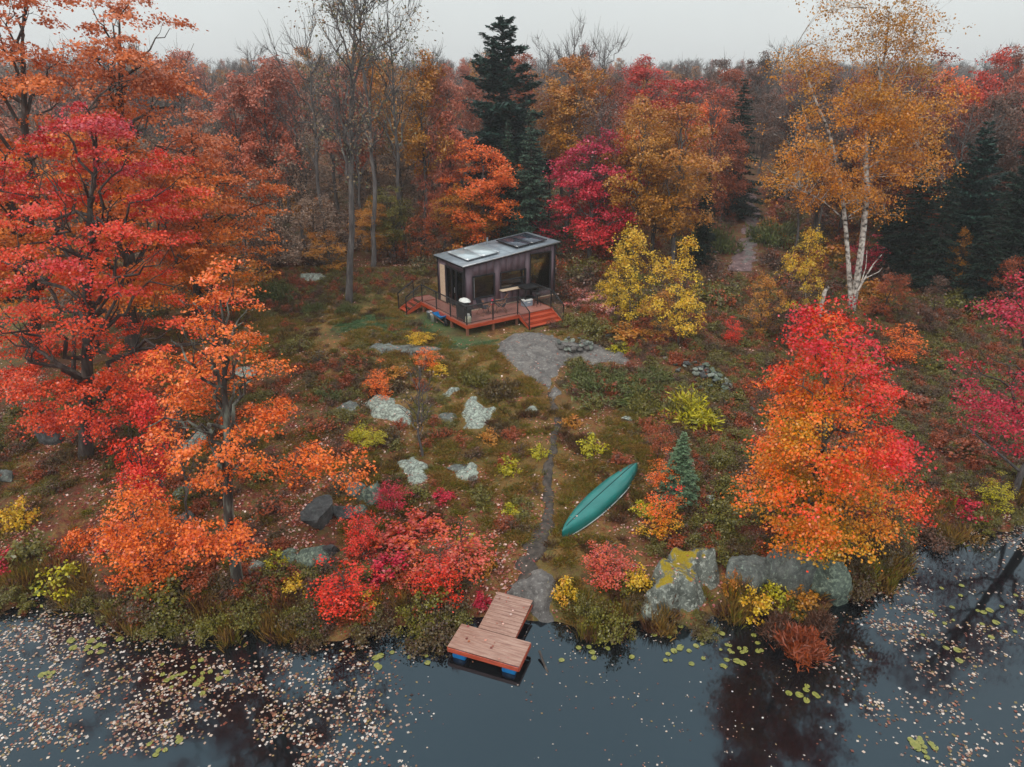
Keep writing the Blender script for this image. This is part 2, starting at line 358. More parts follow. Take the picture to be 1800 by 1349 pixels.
        if outer: vc = vc+outer*(np.hypot(*(P-ax(np.clip(P[:, 2]/H, 0, trunk_top)))[:, :2].T)/(Rz(P[:, 2]/H)+.1)-.62)
        axp = ax(np.clip(P[:, 2]/H, 0, trunk_top)); o2 = P-axp; o2[:, 2] = 0; o2 /= np.linalg.norm(o2, axis=1)[:, None]+.3
        N = rng.normal(0, .5, (M, 3))+o2*.45+np.array([0, 0, up])
        V, F_, var = leaves_np(rng, P, N, leaf, vc, np.clip(P[:, 2]/H, 0, 1))
        crown = (V, F_, var)
    tm = B.mesh('trunk', bark or BARK)
    cm = np_mesh('crown', crown[0], crown[1], None, LEAF['orange'], crown[2]) if crown else None
    return tm, cm
def conifer(seed, H, Rm, tr, whorls, per, n_need, nl, nw=.28, droop=.25, base=.06, pine=False, power=.85, irr=.25):
    rng = np.random.default_rng(seed); B = MB()
    zz = np.linspace(-.02, 1, 10); wv = np.cumsum(rng.normal(0, .02, (10, 2)), 0); wv -= wv[0]
    ax = lambda z: np.stack([np.interp(z, zz, wv[:, 0]), np.interp(z, zz, wv[:, 1]), np.asarray(z)*H], -1)
    B.tube(ax(zz), np.interp(zz, [0, 1], [tr, .015]), 7)
    segs = []; 
    for i in range(whorls):
        zf = base+(1-base)*((i+rng.uniform(-.25, .25))/whorls)
        for k in range(per):
            zf = min(max(base+(1-base)*((i+rng.uniform(-1, 1) if pine else i+rng.uniform(-.35, .35))/whorls), base), .985)
            a = rng.uniform(0, 6.283); ln = Rm*(1-zf)**power*rng.uniform(1-irr*1.6, 1+irr*.5)+.12
            if pine and zf < .35: ln *= .55+zf*1.2
            if pine: ln *= 1-.25*(rng.random() < .3)
            dr = np.array([math.cos(a), math.sin(a), 0]); p0 = ax(np.array([zf]))[0]
            if pine: p1 = p0+dr*ln*.55+np.array([0, 0, .02*ln]); p2 = p0+dr*ln+np.array([0, 0, ln*rng.uniform(.12, .42)*(.5+zf)])
            else: p1 = p0+dr*ln*.5-np.array([0, 0, ln*droop*.5]); p2 = p0+dr*ln-np.array([0, 0, ln*droop*(.9-.7*zf)])
            L = bez(p0, p1, p2, 6); B.tube(L, np.linspace(.012+.02*ln, .006, 6), 3); segs.append((L, ln, dr, zf))
    wts = np.array([s[1]**1.5+.02 for s in segs]); cnt = rng.multinomial(n_need, wts/wts.sum())
    Ps, Ns, Ts, Vc, Hf = [], [], [], [], []
    for (L, ln, dr, zf), c in zip(segs, cnt):
        if c == 0: continue
        t = rng.random(c)**(.55 if pine else .75)*.98+.04; t = np.clip(t, 0, 1)*5; i = np.minimum(t.astype(int), 4); f = (t-i)[:, None]
        p = L[i]*(1-f)+L[i+1]*f; side = np.array([-dr[1], dr[0], 0]); wd = ln*nw*(1.1-t/5*.75)
        if pine:
            j = rng.integers(0, 5, c); cc = rng.normal(0, .5, (5, 3)); p = p+(cc[j]*.6+rng.normal(0, .3, (c, 3)))*np.array([1, 1, .42])*(wd*1.1)[:, None]+np.array([0, 0, .05])
            tf = rng.normal(0, .4, (c, 3))+dr*.7+np.array([0, 0, .5])
        else:
            s = rng.uniform(-1, 1, c); p = p+side*(s*wd)[:, None]+dr*((.35*np.abs(s))*wd)[:, None]-np.array([0, 0, 1])*(np.abs(s)*wd*.3+rng.random(c)*.05*ln)[:, None]
            tf = side*np.sign(s)[:, None]*.8+dr*.8+rng.normal(0, .2, (c, 3))-np.array([0, 0, .25])
        Ps.append(p); Ts.append(tf); Ns.append(rng.normal(0, .45, (c, 3))+np.array([0, 0, 1])); Vc.append(np.full(c, rng.random())); Hf.append(np.full(c, zf))
    V, F_, var = leaves_np(rng, np.concatenate(Ps), np.concatenate(Ns), nl, np.concatenate(Vc), np.concatenate(Hf), .42, .2, np.concatenate(Ts)*1.6)
    return B.mesh('trunk', BARK), np_mesh('crown', V, F_, None, LEAF['pine'], var)
def bush(seed, Rm, H, n_leaf, leaf, stems=9, cl=26, flat=.7, spiky=0.0, hollow=.4, aspect=.7, name='foliage'):
    """a shrub: stems and leaves in one mesh (slot 0 leaves, slot 1 stems)"""
    rng = np.random.default_rng(seed); B = MB()
    a = rng.uniform(0, 6.283, cl); el = np.arcsin(rng.uniform(.02, 1, cl)); rr = rng.random(cl)**hollow
    C = np.stack([np.cos(a)*np.cos(el)*Rm*rr, np.sin(a)*np.cos(el)*Rm*rr, np.sin(el)*H*rr*.9+.05*H], 1)*rng.uniform(.75, 1.12, (cl, 1))
    for k in range(min(stems, cl)):
        b0 = np.array([rng.normal(0, .08*Rm), rng.normal(0, .08*Rm), -.05]); B.tube(bez(b0, b0*.5+C[k]*.4+np.array([0, 0, .25*H]), C[k]*1.04, 5), np.linspace(.018, .006, 5)*max(.6, min(1.4, H)), 3)
    cnt = rng.multinomial(n_leaf, np.ones(cl)/cl); idx = np.repeat(np.arange(cl), cnt); M = len(idx); cs = rng.uniform(.55, 1.2, cl)*max(Rm, H)*.3
    P = C[idx]+rng.normal(0, .5, (M, 3))*cs[idx][:, None]*np.array([1, 1, flat]); P[:, 2] = np.maximum(P[:, 2], .02)
    o2 = P/np.array([Rm, Rm, H]); N = rng.normal(0, .5, (M, 3))+o2*.4+np.array([0, 0, .6])
    tuft = None
    if spiky: tuft = (o2*1.2+np.array([0, 0, .6]))*spiky; N = rng.normal(0, 1, (M, 3))
    V, F_, var = leaves_np(rng, P, N, leaf, rng.random(cl)[idx], np.clip(P[:, 2]/H, 0, 1), aspect, .3, tuft)
    nf = len(F_); SV = np.concatenate(B.V); SF = np.concatenate(B.F)
    me = np_mesh(name, np.concatenate([V, SV]), np.concatenate([F_, SF+len(V)]), None, LEAF['olive'], np.concatenate([var, np.tile([.5, .5, .5, 1], (len(SV), 1))]))
    me.materials.append(BARK); mi = np.zeros(nf+len(SF), np.int32); mi[nf:] = 1; me.polygons.foreach_set('material_index', mi)
    return me
def tuft_mesh(seed, n_, Rm, H, wd):
    rng = np.random.default_rng(seed)
    b = rng.normal(0, Rm*.35, (n_, 3)); b[:, 2] = 0; d = rng.normal(0, .5, (n_, 3))+b/(Rm+1e-6)*.7; d[:, 2] = 1; d /= np.linalg.norm(d, axis=1)[:, None]
    l = H*rng.uniform(.5, 1.2, (n_, 1)); s = np.cross(d, rng.normal(size=(n_, 3))); s /= np.linalg.norm(s, axis=1)[:, None]; s *= wd
    tip = b+d*l; tip[:, 2] -= .15*l[:, 0]*rng.random(n_); tip += d*np.array([1, 1, 0])*l*.2
    V = np.stack([b-s, b+s, b+d*l*.6+s*.7, tip], 1).reshape(-1, 3)
    var = np.repeat(np.stack([rng.random(n_), rng.random(n_), np.ones(n_)*.5, np.ones(n_)], 1), 4, 0)
    return np_mesh('grass_tuft', V, np.arange(n_*4).reshape(-1, 4), None, LEAF['grass'], var)
def set_mat(o, slot, m):
    o.material_slots[slot].link = 'OBJECT'; o.material_slots[slot].material = m
def tree_obj(name, p, meshes, scheme, label, group=None, scale=(1, 1, 1), rz=0, cat='tree', bark=None):
    e = empty(name, tuple(p), rz); e.scale = scale; tag(e, label, cat, group)
    t = mobj('trunk', meshes[0], e)
    if bark: set_mat(t, 0, bark)
    if meshes[1]:
        c = mobj('crown', meshes[1], e)
        if scheme: set_mat(c, 0, LEAF[scheme])
    return e
def scatter_stuff(name, P, S, RZ, meshes, mats, label, cat, seed=0, tilt=0.0):
    """uncountable cover: ONE object, geometry-node points"""
    rng = np.random.default_rng(seed); nP = len(P)
    coll = bpy.data.collections.new(name+'_source')
    for k, (me, mt) in enumerate(zip(meshes, mats)):
        o = bpy.data.objects.new('%s_piece_%03d' % (name, k), me)
        if mt: set_mat(o, 0, mt)
        coll.objects.link(o)
    me = bpy.data.meshes.new(name); me.vertices.add(nP); me.vertices.foreach_set('co', np.asarray(P, np.float32).ravel())
    a = me.attributes.new('scl', 'FLOAT_VECTOR', 'POINT'); S = np.asarray(S, float); S = S if S.ndim == 2 else np.repeat(S[:, None], 3, 1); a.data.foreach_set('vector', S.astype(np.float32).ravel())
    a = me.attributes.new('rot', 'FLOAT_VECTOR', 'POINT'); a.data.foreach_set('vector', np.stack([rng.normal(0, tilt, nP), rng.normal(0, tilt, nP), RZ], 1).astype(np.float32).ravel())
    a = me.attributes.new('idx', 'INT', 'POINT'); a.data.foreach_set('value', rng.integers(0, len(meshes), nP).astype(np.int32))
    g = bpy.data.node_groups.new(name, 'GeometryNodeTree')
    g.interface.new_socket('Geometry', in_out='INPUT', socket_type='NodeSocketGeometry'); g.interface.new_socket('Geometry', in_out='OUTPUT', socket_type='NodeSocketGeometry')
    N = g.nodes.new; gi = N('NodeGroupInput'); go = N('NodeGroupOutput'); ip = N('GeometryNodeInstanceOnPoints'); ci = N('GeometryNodeCollectionInfo')
    ci.inputs['Collection'].default_value = coll; ci.inputs['Separate Children'].default_value = True; ci.inputs['Reset Children'].default_value = True
    def attr(nm, ty):
        q = N('GeometryNodeInputNamedAttribute'); q.data_type = ty; q.inputs['Name'].default_value = nm; return q.outputs[0]
    Lk = g.links.new; Lk(gi.outputs[0], ip.inputs['Points']); Lk(ci.outputs[0], ip.inputs['Instance']); ip.inputs['Pick Instance'].default_value = True
    Lk(attr('idx', 'INT'), ip.inputs['Instance Index']); Lk(attr('scl', 'FLOAT_VECTOR'), ip.inputs['Scale'])
    Lk(attr('rot', 'FLOAT_VECTOR'), ip.inputs['Rotation']); Lk(ip.outputs[0], go.inputs[0])
    o = mobj(name, me); md = o.modifiers.new('scatter', 'NODES'); md.node_group = g
    tag(o, label, cat, None, 'stuff'); return o

# ================================================================== THE SETTING
# ------------------------------------------------------------------ terrain
def axis(lo, hi, step, far_lo, far_hi, g=1.13):
    a = list(np.arange(lo, hi+1e-6, step)); s = step
    while a[-1] < far_hi: s *= g; a.append(a[-1]+s)
    s = step
    while a[0] > far_lo: s *= g; a.insert(0, a[0]-s)
    return np.array(a)
gx = axis(-24, 24, .2, -700, 700); gy = axis(13.5, 46, .2, -60, 1100)
X, Y = np.meshgrid(gx, gy); Z = height(X, Y)
nx, ny = len(gx), len(gy); V = np.stack([X, Y, Z], -1).reshape(-1, 3)
ii = np.arange(ny-1)[:, None]*nx+np.arange(nx-1)[None]
Fq = np.stack([ii, ii+1, ii+nx+1, ii+nx], -1).reshape(-1, 4)
def region(x, y, cx, cy, rx, ry, soft=.5):
    return 1-sstep(1-soft, 1+soft, np.hypot((x-cx)/rx, (y-cy)/ry))
fx, fy = V[:, 0], V[:, 1]
nz = fbm(fx*.5, fy*.5, 77, 4)
def worldc(px, py): return at(px, py)[:2]
lawn = np.maximum(region(fx, fy, *worldc(700, 572), 3.2, 1.8), region(fx, fy, *worldc(775, 602), 2.2, .8))*sstep(.36, .56, nz+.08)*.85
litter = np.clip(region(fx, fy, -9, 21, 8, 5)+region(fx, fy, 14, 29, 11, 12)*1.3+region(fx, fy, -3.2, 18.5, 3.2, 3)+sstep(40, 48, fy)+region(fx, fy, -17, 26, 9, 10)
                 +region(fx, fy, *worldc(1040, 525), 3, 3)*1.2+region(fx, fy, 7, 20, 4, 3)*.7, 0, 1)
gold = region(fx, fy, 0, 25, 5, 7, .6)*.9
mask = np.stack([lawn, litter, gold, np.ones_like(lawn)], 1)
m, t, o = newmat('ground'); N = t.nodes.new; Lk = t.links.new
b = N('ShaderNodeBsdfPrincipled'); Lk(b.outputs[0], o.inputs[0]); b.inputs['Roughness'].default_value = .8; b.inputs['Specular IOR Level'].default_value = .25
tc = N('ShaderNodeTexCoord'); cs = tc.outputs['Object']
q1 = noise(t, .55, 6, cs, .6); q2 = noise(t, 3.1, 6, cs, .65); q3 = noise(t, 14, 4, cs, .7)
r1 = ramp(t, [(.3, s2l((66,54,38))), (.42, s2l((104,84,50))), (.5, s2l((100,96,52))), (.57, s2l((140,108,62))), (.66, s2l((120,80,46))), (.78, s2l((84,62,44)))])
ad = N('ShaderNodeMath'); ad.operation = 'ADD'; ml = N('ShaderNodeMath'); ml.operation = 'MULTIPLY_ADD'; ml.inputs[1].default_value = .55; ml.inputs[2].default_value = -.27
Lk(q2.outputs['Fac'], ml.inputs[0]); Lk(ml.outputs[0], ad.inputs[0]); Lk(q1.outputs['Fac'], ad.inputs[1]); Lk(ad.outputs[0], r1.inputs[0])
at_ = N('ShaderNodeAttribute'); at_.attribute_name = 'mask'; sp_ = N('ShaderNodeSeparateColor'); Lk(at_.outputs['Color'], sp_.inputs[0])
def mixc(fac, a_, b_, gate=None):
    x = N('ShaderNodeMix'); x.data_type = 'RGBA'
    if gate is not None:
        g_ = N('ShaderNodeMapRange'); Lk(gate, g_.inputs[0]); g_.inputs[1].default_value = .38; g_.inputs[2].default_value = .6
        mu = N('ShaderNodeMath'); mu.operation = 'MULTIPLY'; Lk(fac, mu.inputs[0]); Lk(g_.outputs[0], mu.inputs[1]); fac = mu.outputs[0]
    Lk(fac, x.inputs[0]); Lk(a_, x.inputs[6]); Lk(b_, x.inputs[7]); return x.outputs[2]
rg = ramp(t, [(.35, s2l((122,84,36))), (.5, s2l((136,100,44))), (.6, s2l((112,96,44))), (.7, s2l((138,78,40)))]); Lk(q2.outputs['Fac'], rg.inputs[0])
rl = ramp(t, [(.3, s2l((52,30,28))), (.45, s2l((96,46,36))), (.55, s2l((124,62,44))), (.66, s2l((80,40,36))), (.8, s2l((140,84,66)))]); Lk(q3.outputs['Fac'], rl.inputs[0])
rn = ramp(t, [(.3, s2l((54,80,48))), (.55, s2l((72,104,64))), (.75, s2l((104,100,58)))]); Lk(q3.outputs['Fac'], rn.inputs[0])
c_ = mixc(sp_.outputs[2], r1.outputs[0], rg.outputs[0], q2.outputs['Fac']); c_ = mixc(sp_.outputs[1], c_, rl.outputs[0], q2.outputs['Fac']); c_ = mixc(sp_.outputs[0], c_, rn.outputs[0])
q4 = noise(t, 42, 3, cs, .7); hv = N('ShaderNodeHueSaturation'); mr = N('ShaderNodeMapRange'); Lk(q4.outputs['Fac'], mr.inputs[0]); mr.inputs[1].default_value = .3; mr.inputs[2].default_value = .7
mr.inputs[3].default_value = .5; mr.inputs[4].default_value = 1.35; Lk(mr.outputs[0], hv.inputs['Value']); Lk(c_, hv.inputs['Color']); Lk(hv.outputs[0], b.inputs['Base Color'])
bp = N('ShaderNodeBump'); bp.inputs['Strength'].default_value = .9; bp.inputs['Distance'].default_value = .06; Lk(q3.outputs['Fac'], bp.inputs['Height']); Lk(bp.outputs[0], b.inputs['Normal'])
GROUND = m
ground = mobj('ground', np_mesh('ground', V, Fq, None, GROUND, smooth=True, col=mask)); tag(ground, kind='structure')

# ------------------------------------------------------------------ pond
m, t, o = newmat('pond_water'); N = t.nodes.new; Lk = t.links.new
b = N('ShaderNodeBsdfPrincipled'); Lk(b.outputs[0], o.inputs[0]); b.inputs['Base Color'].default_value = (.006, .006, .007, 1); b.inputs['Roughness'].default_value = .06
b.inputs['IOR'].default_value = 1.7; b.inputs['Specular IOR Level'].default_value = .5; b.inputs['Specular Tint'].default_value = (.5, .8, 1, 1)
tc = N('ShaderNodeTexCoord'); q = noise(t, 1.2, 3, tc.outputs['Object']); bp = N('ShaderNodeBump'); bp.inputs['Strength'].default_value = .06; bp.inputs['Distance'].default_value = .03
Lk(q.outputs['Fac'], bp.inputs['Height']); Lk(bp.outputs[0], b.inputs['Normal'])
WATER = m
wx = np.linspace(-700, 700, 15); wy = np.linspace(-350, 60, 8); WX, WY = np.meshgrid(wx, wy)
ii = np.arange(7)[:, None]*15+np.arange(14)[None]
tag(mobj('pond_water', np_mesh('pond_water', np.stack([WX, WY, WX*0], -1).reshape(-1, 3), np.stack([ii, ii+1, ii+16, ii+15], -1).reshape(-1, 4), None, WATER)), kind='structure')

# ------------------------------------------------------------------ footpath
SOIL = plain('path_soil', [(.3, s2l((44,38,34))), (.5, s2l((66,58,52))), (.7, s2l((88,78,70)))], 5, .75, .6, .35)
pp = np.array([at(*q)[:2] for q in [(972,690),(974,740),(970,790),(966,840),(962,885),(952,930),(942,975),(930,1010),(915,1045)]])
tt = np.linspace(0, 1, len(pp)); ts = np.linspace(0, 1, 90); pc = np.stack([np.interp(ts, tt, pp[:, 0]), np.interp(ts, tt, pp[:, 1])], 1)
ker = np.ones(7)/7; pcs = pc.copy()
for k in range(2): pcs[3:-3, k] = np.convolve(pc[:, k], ker, 'valid')
pcs[:, 0] += .16*np.sin(ts*13+.5)*np.sin(ts*math.pi)+(fbm(ts*9, ts*0, 8, 3)-.45)*.35
tg = np.gradient(pcs, axis=0); tg /= np.linalg.norm(tg, axis=1)[:, None]; sn = np.stack([-tg[:, 1], tg[:, 0]], 1)
wid = np.interp(ts, [0, .5, .7, 1], [.16, .18, .32, .46]); us = np.linspace(-1, 1, 9); V = []
for k, u in enumerate(us):
    jit = 1+(fbm(ts*40, ts*0+k*0+(3 if u < 0 else 9), 4, 3)-.45)*2.0
    p = pcs+sn*(u*wid*jit)[:, None]; V.append(np.concatenate([p, (height(p[:, 0], p[:, 1])+.045-.08*(abs(u) > .95)-.0*u)[:, None]], 1))
V = np.stack(V, 1).reshape(-1, 3); ii = np.arange(89)[:, None]*9+np.arange(8)[None]
tag(mobj('path', np_mesh('path', V, np.stack([ii, ii+1, ii+10, ii+9], -1).reshape(-1, 4), None, SOIL, smooth=True)), kind='structure')
PATH_PTS = pcs

TRAIL = plain('trail_litter', [(.3, s2l((84,66,66))), (.5, s2l((118,96,96))), (.7, s2l((150,124,122)))], 2, .8, .5, .3)
pp = np.array([at(*q)[:2] for q in [(1300, 478), (1312, 440), (1322, 400), (1318, 365), (1310, 340)]]); tt = np.linspace(0, 1, 5); ts = np.linspace(0, 1, 60); V = []
for u in np.linspace(-1, 1, 7):
    x = np.interp(ts, tt, pp[:, 0])+u*(.75+.5*fbm(ts*22, ts*0+u*.2, 6, 3)); y = np.interp(ts, tt, pp[:, 1]); V.append(np.stack([x, y, height(x, y)+.03-.08*(abs(u) > .9)], 1))
V = np.stack(V, 1).reshape(-1, 3); ii = np.arange(59)[:, None]*7+np.arange(6)[None]
tag(mobj('path', np_mesh('path', V, np.stack([ii, ii+1, ii+8, ii+7], -1).reshape(-1, 4), None, TRAIL, smooth=True)), kind='structure')
# ------------------------------------------------------------------ rock
def rockmat(name, c0, c1, c2, lich=None, lt=.58, moss=None, mt=.6):
    m, t, o = newmat(name); N = t.nodes.new; Lk = t.links.new
    b = N('ShaderNodeBsdfPrincipled'); Lk(b.outputs[0], o.inputs[0]); b.inputs['Roughness'].default_value = .7; b.inputs['Specular IOR Level'].default_value = .35
    tc = N('ShaderNodeTexCoord'); cs = tc.outputs['Object']; qa = noise(t, 2.2, 8, cs, .7, .6); qb = noise(t, 8, 8, cs, .75, .4); qc = noise(t, 22, 5, cs, .7)
    r = ramp(t, [(.32, s2l(c0)), (.5, s2l(c1)), (.68, s2l(c2))]); Lk(qa.outputs['Fac'], r.inputs[0]); c = r.outputs[0]
    def over(c, colr, lo, hi, src):
        x = N('ShaderNodeMix'); x.data_type = 'RGBA'; g = N('ShaderNodeMapRange'); Lk(src, g.inputs[0]); g.inputs[1].default_value = lo; g.inputs[2].default_value = hi
        Lk(g.outputs[0], x.inputs[0]); Lk(c, x.inputs[6]); x.inputs[7].default_value = (*s2l(colr), 1); return x.outputs[2]
    if lich: c = over(c, lich, lt-.06, lt+.05, qb.outputs['Fac'])
    if moss:
        ge = N('ShaderNodeNewGeometry'); sz = N('ShaderNodeSeparateXYZ'); Lk(ge.outputs['Normal'], sz.inputs[0])
        mu = N('ShaderNodeMath'); mu.operation = 'MULTIPLY'; Lk(sz.outputs['Z'], mu.inputs[0]); Lk(qa.outputs['Fac'], mu.inputs[1]); c = over(c, moss, mt-.17, mt-.1, mu.outputs[0])
    hv = N('ShaderNodeHueSaturation'); mr = N('ShaderNodeMapRange'); Lk(qc.outputs['Fac'], mr.inputs[0]); mr.inputs[1].default_value = .3; mr.inputs[2].default_value = .7; mr.inputs[3].default_value = .72; mr.inputs[4].default_value = 1.25
    Lk(mr.outputs[0], hv.inputs['Value']); Lk(c, hv.inputs['Color']); Lk(hv.outputs[0], b.inputs['Base Color'])
    bp = N('ShaderNodeBump'); bp.inputs['Strength'].default_value = 1.0; bp.inputs['Distance'].default_value = .06; Lk(qb.outputs['Fac'], bp.inputs['Height']); Lk(bp.outputs[0], b.inputs['Normal'])
    return m
ROCKS = {
 'slab': rockmat('granite_slab', (72,68,66), (106,101,98), (132,126,120), (150,148,142), .6),
 'lichen': rockmat('granite_lichen', (84,86,80), (120,124,116), (140,146,136), (176,186,172), .52),
 'grey': rockmat('granite_grey', (66,68,66), (100,104,100), (130,134,128), (150,162,148), .6),
 'dark': rockmat('granite_dark', (44,44,44), (76,76,76), (108,108,106), (130,140,130), .66),
 'moss': rockmat('granite_moss', (62,64,58), (104,108,100), (140,144,134), (186,190,178), .58, (150,128,20), .57),
 'green': rockmat('granite_green', (56,62,56), (92,104,94), (120,132,118), (146,160,140), .55, (90,92,36), .64),
}
def boulder_mesh(seed, sub=4, fac=.35, cuts=15):
    rng = np.random.default_rng(seed); bm = bmesh.new(); bmesh.ops.create_icosphere(bm, subdivisions=sub, radius=1)
    V = np.array([v.co[:] for v in bm.verts]); F_ = np.array([[v.index for v in f.verts] for f in bm.faces]); bm.free()
    for k in range(cuts):                                # split faces
        nrm = rng.normal(size=3); nrm /= np.linalg.norm(nrm); d = rng.uniform(.38, .8); e = V@nrm-d; V = V-np.maximum(e, 0)[:, None]*nrm*.97
    f = fbm(V[:, 0]*1.7+seed, V[:, 1]*1.7+V[:, 2]*1.3, seed, 4)-.47; g = fbm(V[:, 0]*6+seed, V[:, 1]*6+V[:, 2]*5, seed+7, 3)-.45
    V = V*(1+fac*.7*f+.14*g)[:, None]; V /= np.abs(V).max(0)
    return V, F_
def rock(name, px, py, wpx, hm, mat, label, seed, asp=.75, rz=None, sink=.3, group=None, fac=.5, world=None):
    p = at(px, py) if world is None else np.array(world); wd = wpx/FPX*depth(p) if world is None else wpx; rng = np.random.default_rng(seed)
    V, F_ = boulder_mesh(seed, 4 if wpx > 30 or world is not None else 3, fac); V = V*np.array([wd/2, wd/2*asp, hm/(2-2*sink)])
    me = np_mesh(name, V, None, F_, ROCKS[mat], smooth=False)
    me.polygons.foreach_set('use_smooth', np.ones(len(F_), bool)); me.set_sharp_from_angle(angle=R(32))
    RAREA.append(np.array([[p[0]+math.cos(a)*wd*.42, p[1]+math.sin(a)*wd*.42*asp] for a in np.linspace(0, 5.5, 8)]))
    o = mobj(name, me, None, (p[0], p[1], p[2]+hm*.5*(1-2*sink)), rng.uniform(-.5, .5) if rz is None else rz)
    return tag(o, label, 'rock', group)
RAREA = []; ON_TOP = []
def in_poly(W, x, y):
    ins = np.zeros(np.shape(x), bool)
    for k in range(len(W)):
        a = W[k]; b_ = W[(k+1) % len(W)]; ins ^= ((a[1] > y) != (b_[1] > y)) & (x < (b_[0]-a[0])*(y-a[1])/(b_[1]-a[1]+1e-12)+a[0])
    return ins
def outcrop(name, poly, hm, mat, label, seed, step=.09, cat='rock', edge=.5):
    W = np.array([at(*q)[:2] for q in poly]); RAREA.append(W.mean(0)+(W-W.mean(0))*.93); lo = W.min(0)-.3; hi = W.max(0)+.3
    xs = np.arange(lo[0], hi[0], step); ys = np.arange(lo[1], hi[1], step); X, Y = np.meshgrid(xs, ys)
    wx = X+(fbm(X*1.6, Y*1.6, seed, 4)-.47)*.9; wy = Y+(fbm(X*1.6+9, Y*1.6, seed+3, 4)-.47)*.9
    inside = np.zeros_like(X, bool); dist = np.full_like(X, 9.); n_ = len(W)
    for k in range(n_):
        a = W[k]; b_ = W[(k+1) % n_]; cond = ((a[1] > wy) != (b_[1] > wy)); xi = (b_[0]-a[0])*(wy-a[1])/(b_[1]-a[1]+1e-12)+a[0]; inside ^= cond & (wx < xi)
        ab = b_-a; tt_ = np.clip(((wx-a[0])*ab[0]+(wy-a[1])*ab[1])/(ab@ab+1e-12), 0, 1); dist = np.minimum(dist, np.hypot(wx-a[0]-tt_*ab[0], wy-a[1]-tt_*ab[1]))
    sd_ = np.where(inside, dist, -dist)
    prof = sstep(0, edge, sd_)
    crk = np.abs(fbm(X*.9+3, Y*.9, seed+21, 4)-.47); crack = -.05*(1-sstep(0, .02, crk))
    Zr = height(X, Y)-.05+.035*prof+prof*hm*(.55+.9*(fbm(X*.8, Y*.8, seed+5, 4)-.1))+crack*prof+(fbm(X*4, Y*4, seed+8, 3)-.45)*.05*prof+.02*prof
    keep = sd_ > -.12; idx = -np.ones(X.shape, int); idx[keep] = np.arange(keep.sum())
    V = np.stack([X[keep], Y[keep], Zr[keep]], 1)
    q = np.stack([idx[:-1, :-1], idx[:-1, 1:], idx[1:, 1:], idx[1:, :-1]], -1).reshape(-1, 4); q = q[(q >= 0).all(1)]
    ok_ = (prof[keep] > .5); ON_TOP.append(V[ok_][np.random.default_rng(seed).random(ok_.sum()) < .05]+np.array([0, 0, .006]))
    c0 = V.mean(0); return tag(mobj(name, np_mesh(name, V-c0, q, None, ROCKS[mat], smooth=True), None, tuple(c0)), label, cat, None, 'thing')

outcrop('rock_slab', [(866,602),(895,588),(940,582),(985,590),(1000,600),(1055,604),(1108,622),(1122,640),(1070,642),(1008,636),(986,652),(978,682),(962,692),(935,672),(900,645),(872,618)], .16, 'slab', 'wide flat grey granite slab in front of the cabin steps', 3)
outcrop('rock_slab', [(878,1052),(900,1018),(938,1000),(966,1008),(984,1040),(980,1082),(948,1104),(925,1078),(905,1062)], .34, 'slab', 'smooth grey granite slab sloping into the water behind the dock', 8)
outcrop('rock_slab', [(812,704),(838,690),(852,712),(876,716),(874,738),(850,756),(815,762),(803,744)], .22, 'lichen', 'pale lichen covered rock in the grass left of the footpath', 12)
outcrop('rock_slab', [(770,690),(800,680),(812,686),(800,700),(776,702)], .12, 'lichen', 'small flat pale rock just above the big lichen rock', 15, edge=.25)
outcrop('rock_slab', [(768,735),(800,724),(806,736),(775,748)], .12, 'grey', 'thin grey rock ledge left of the big lichen rock', 17, edge=.2)
outcrop('rock_slab', [(630,705),(668,692),(704,700),(726,732),(722,750),(690,748),(655,738)], .42, 'lichen', 'rounded grey lichen rock beside the orange saplings', 19)
outcrop('rock_slab', [(276,826),(296,792),(340,762),(374,756),(368,778),(335,808),(300,826)], .22, 'lichen', 'long sloping lichen slab between the left maples', 23)
outcrop('rock_slab', [(290,862),(330,846),(352,858),(330,880),(300,882)], .22, 'green', 'grey green rock below the long sloping slab', 26, edge=.3)
outcrop('rock_slab', [(520,484),(560,478),(588,486),(580,496),(530,496)], .2, 'lichen', 'far pale rock at the forest edge left of the tall bare tree', 29)
outcrop('rock_slab', [(640,612),(690,604),(760,606),(790,616),(740,624),(670,622)], .1, 'grey', 'low grey ledge in the heath left of the cabin slab', 31, edge=.3)
outcrop('rock_slab', [(958,682),(976,676),(984,690),(972,704),(958,700)], .14, 'slab', 'small pale stone step at the top of the footpath', 33, edge=.2)
outcrop('rock_slab', [(1292,470),(1326,466),(1338,420),(1334,380),(1318,380),(1304,425)], .06, 'slab', 'pale bare strip of rock on the trail into the forest', 35, step=.25)
outcrop('boulder', [(1122,1066),(1134,1020),(1172,990),(1236,984),(1254,1008),(1248,1046),(1204,1082),(1152,1096)], 1.0, 'moss', 'huge boulder topped with yellow moss on the right shore', 75, step=.06, edge=.4)
outcrop('rock_slab', [(586,716),(622,704),(640,716),(626,732),(594,734)], .16, 'grey', 'low pale ledge left of the rounded lichen rock', 81, edge=.25)
outcrop('rock_slab', [(700,812),(736,796),(752,812),(742,850),(722,862),(704,842)], .14, 'lichen', 'pale slanting slab above the red shrubs', 82, edge=.25)
outcrop('rock_slab', [(790,826),(826,812),(846,822),(828,842),(796,846)], .14, 'lichen', 'flat lichen slab in the grass between red shrubs and path', 83, edge=.25)
outcrop('rock_slab', [(480,975),(520,960),(540,974),(520,994),(486,996)], .2, 'green', 'mossy slab right of the patched maple trunk', 84, edge=.25)
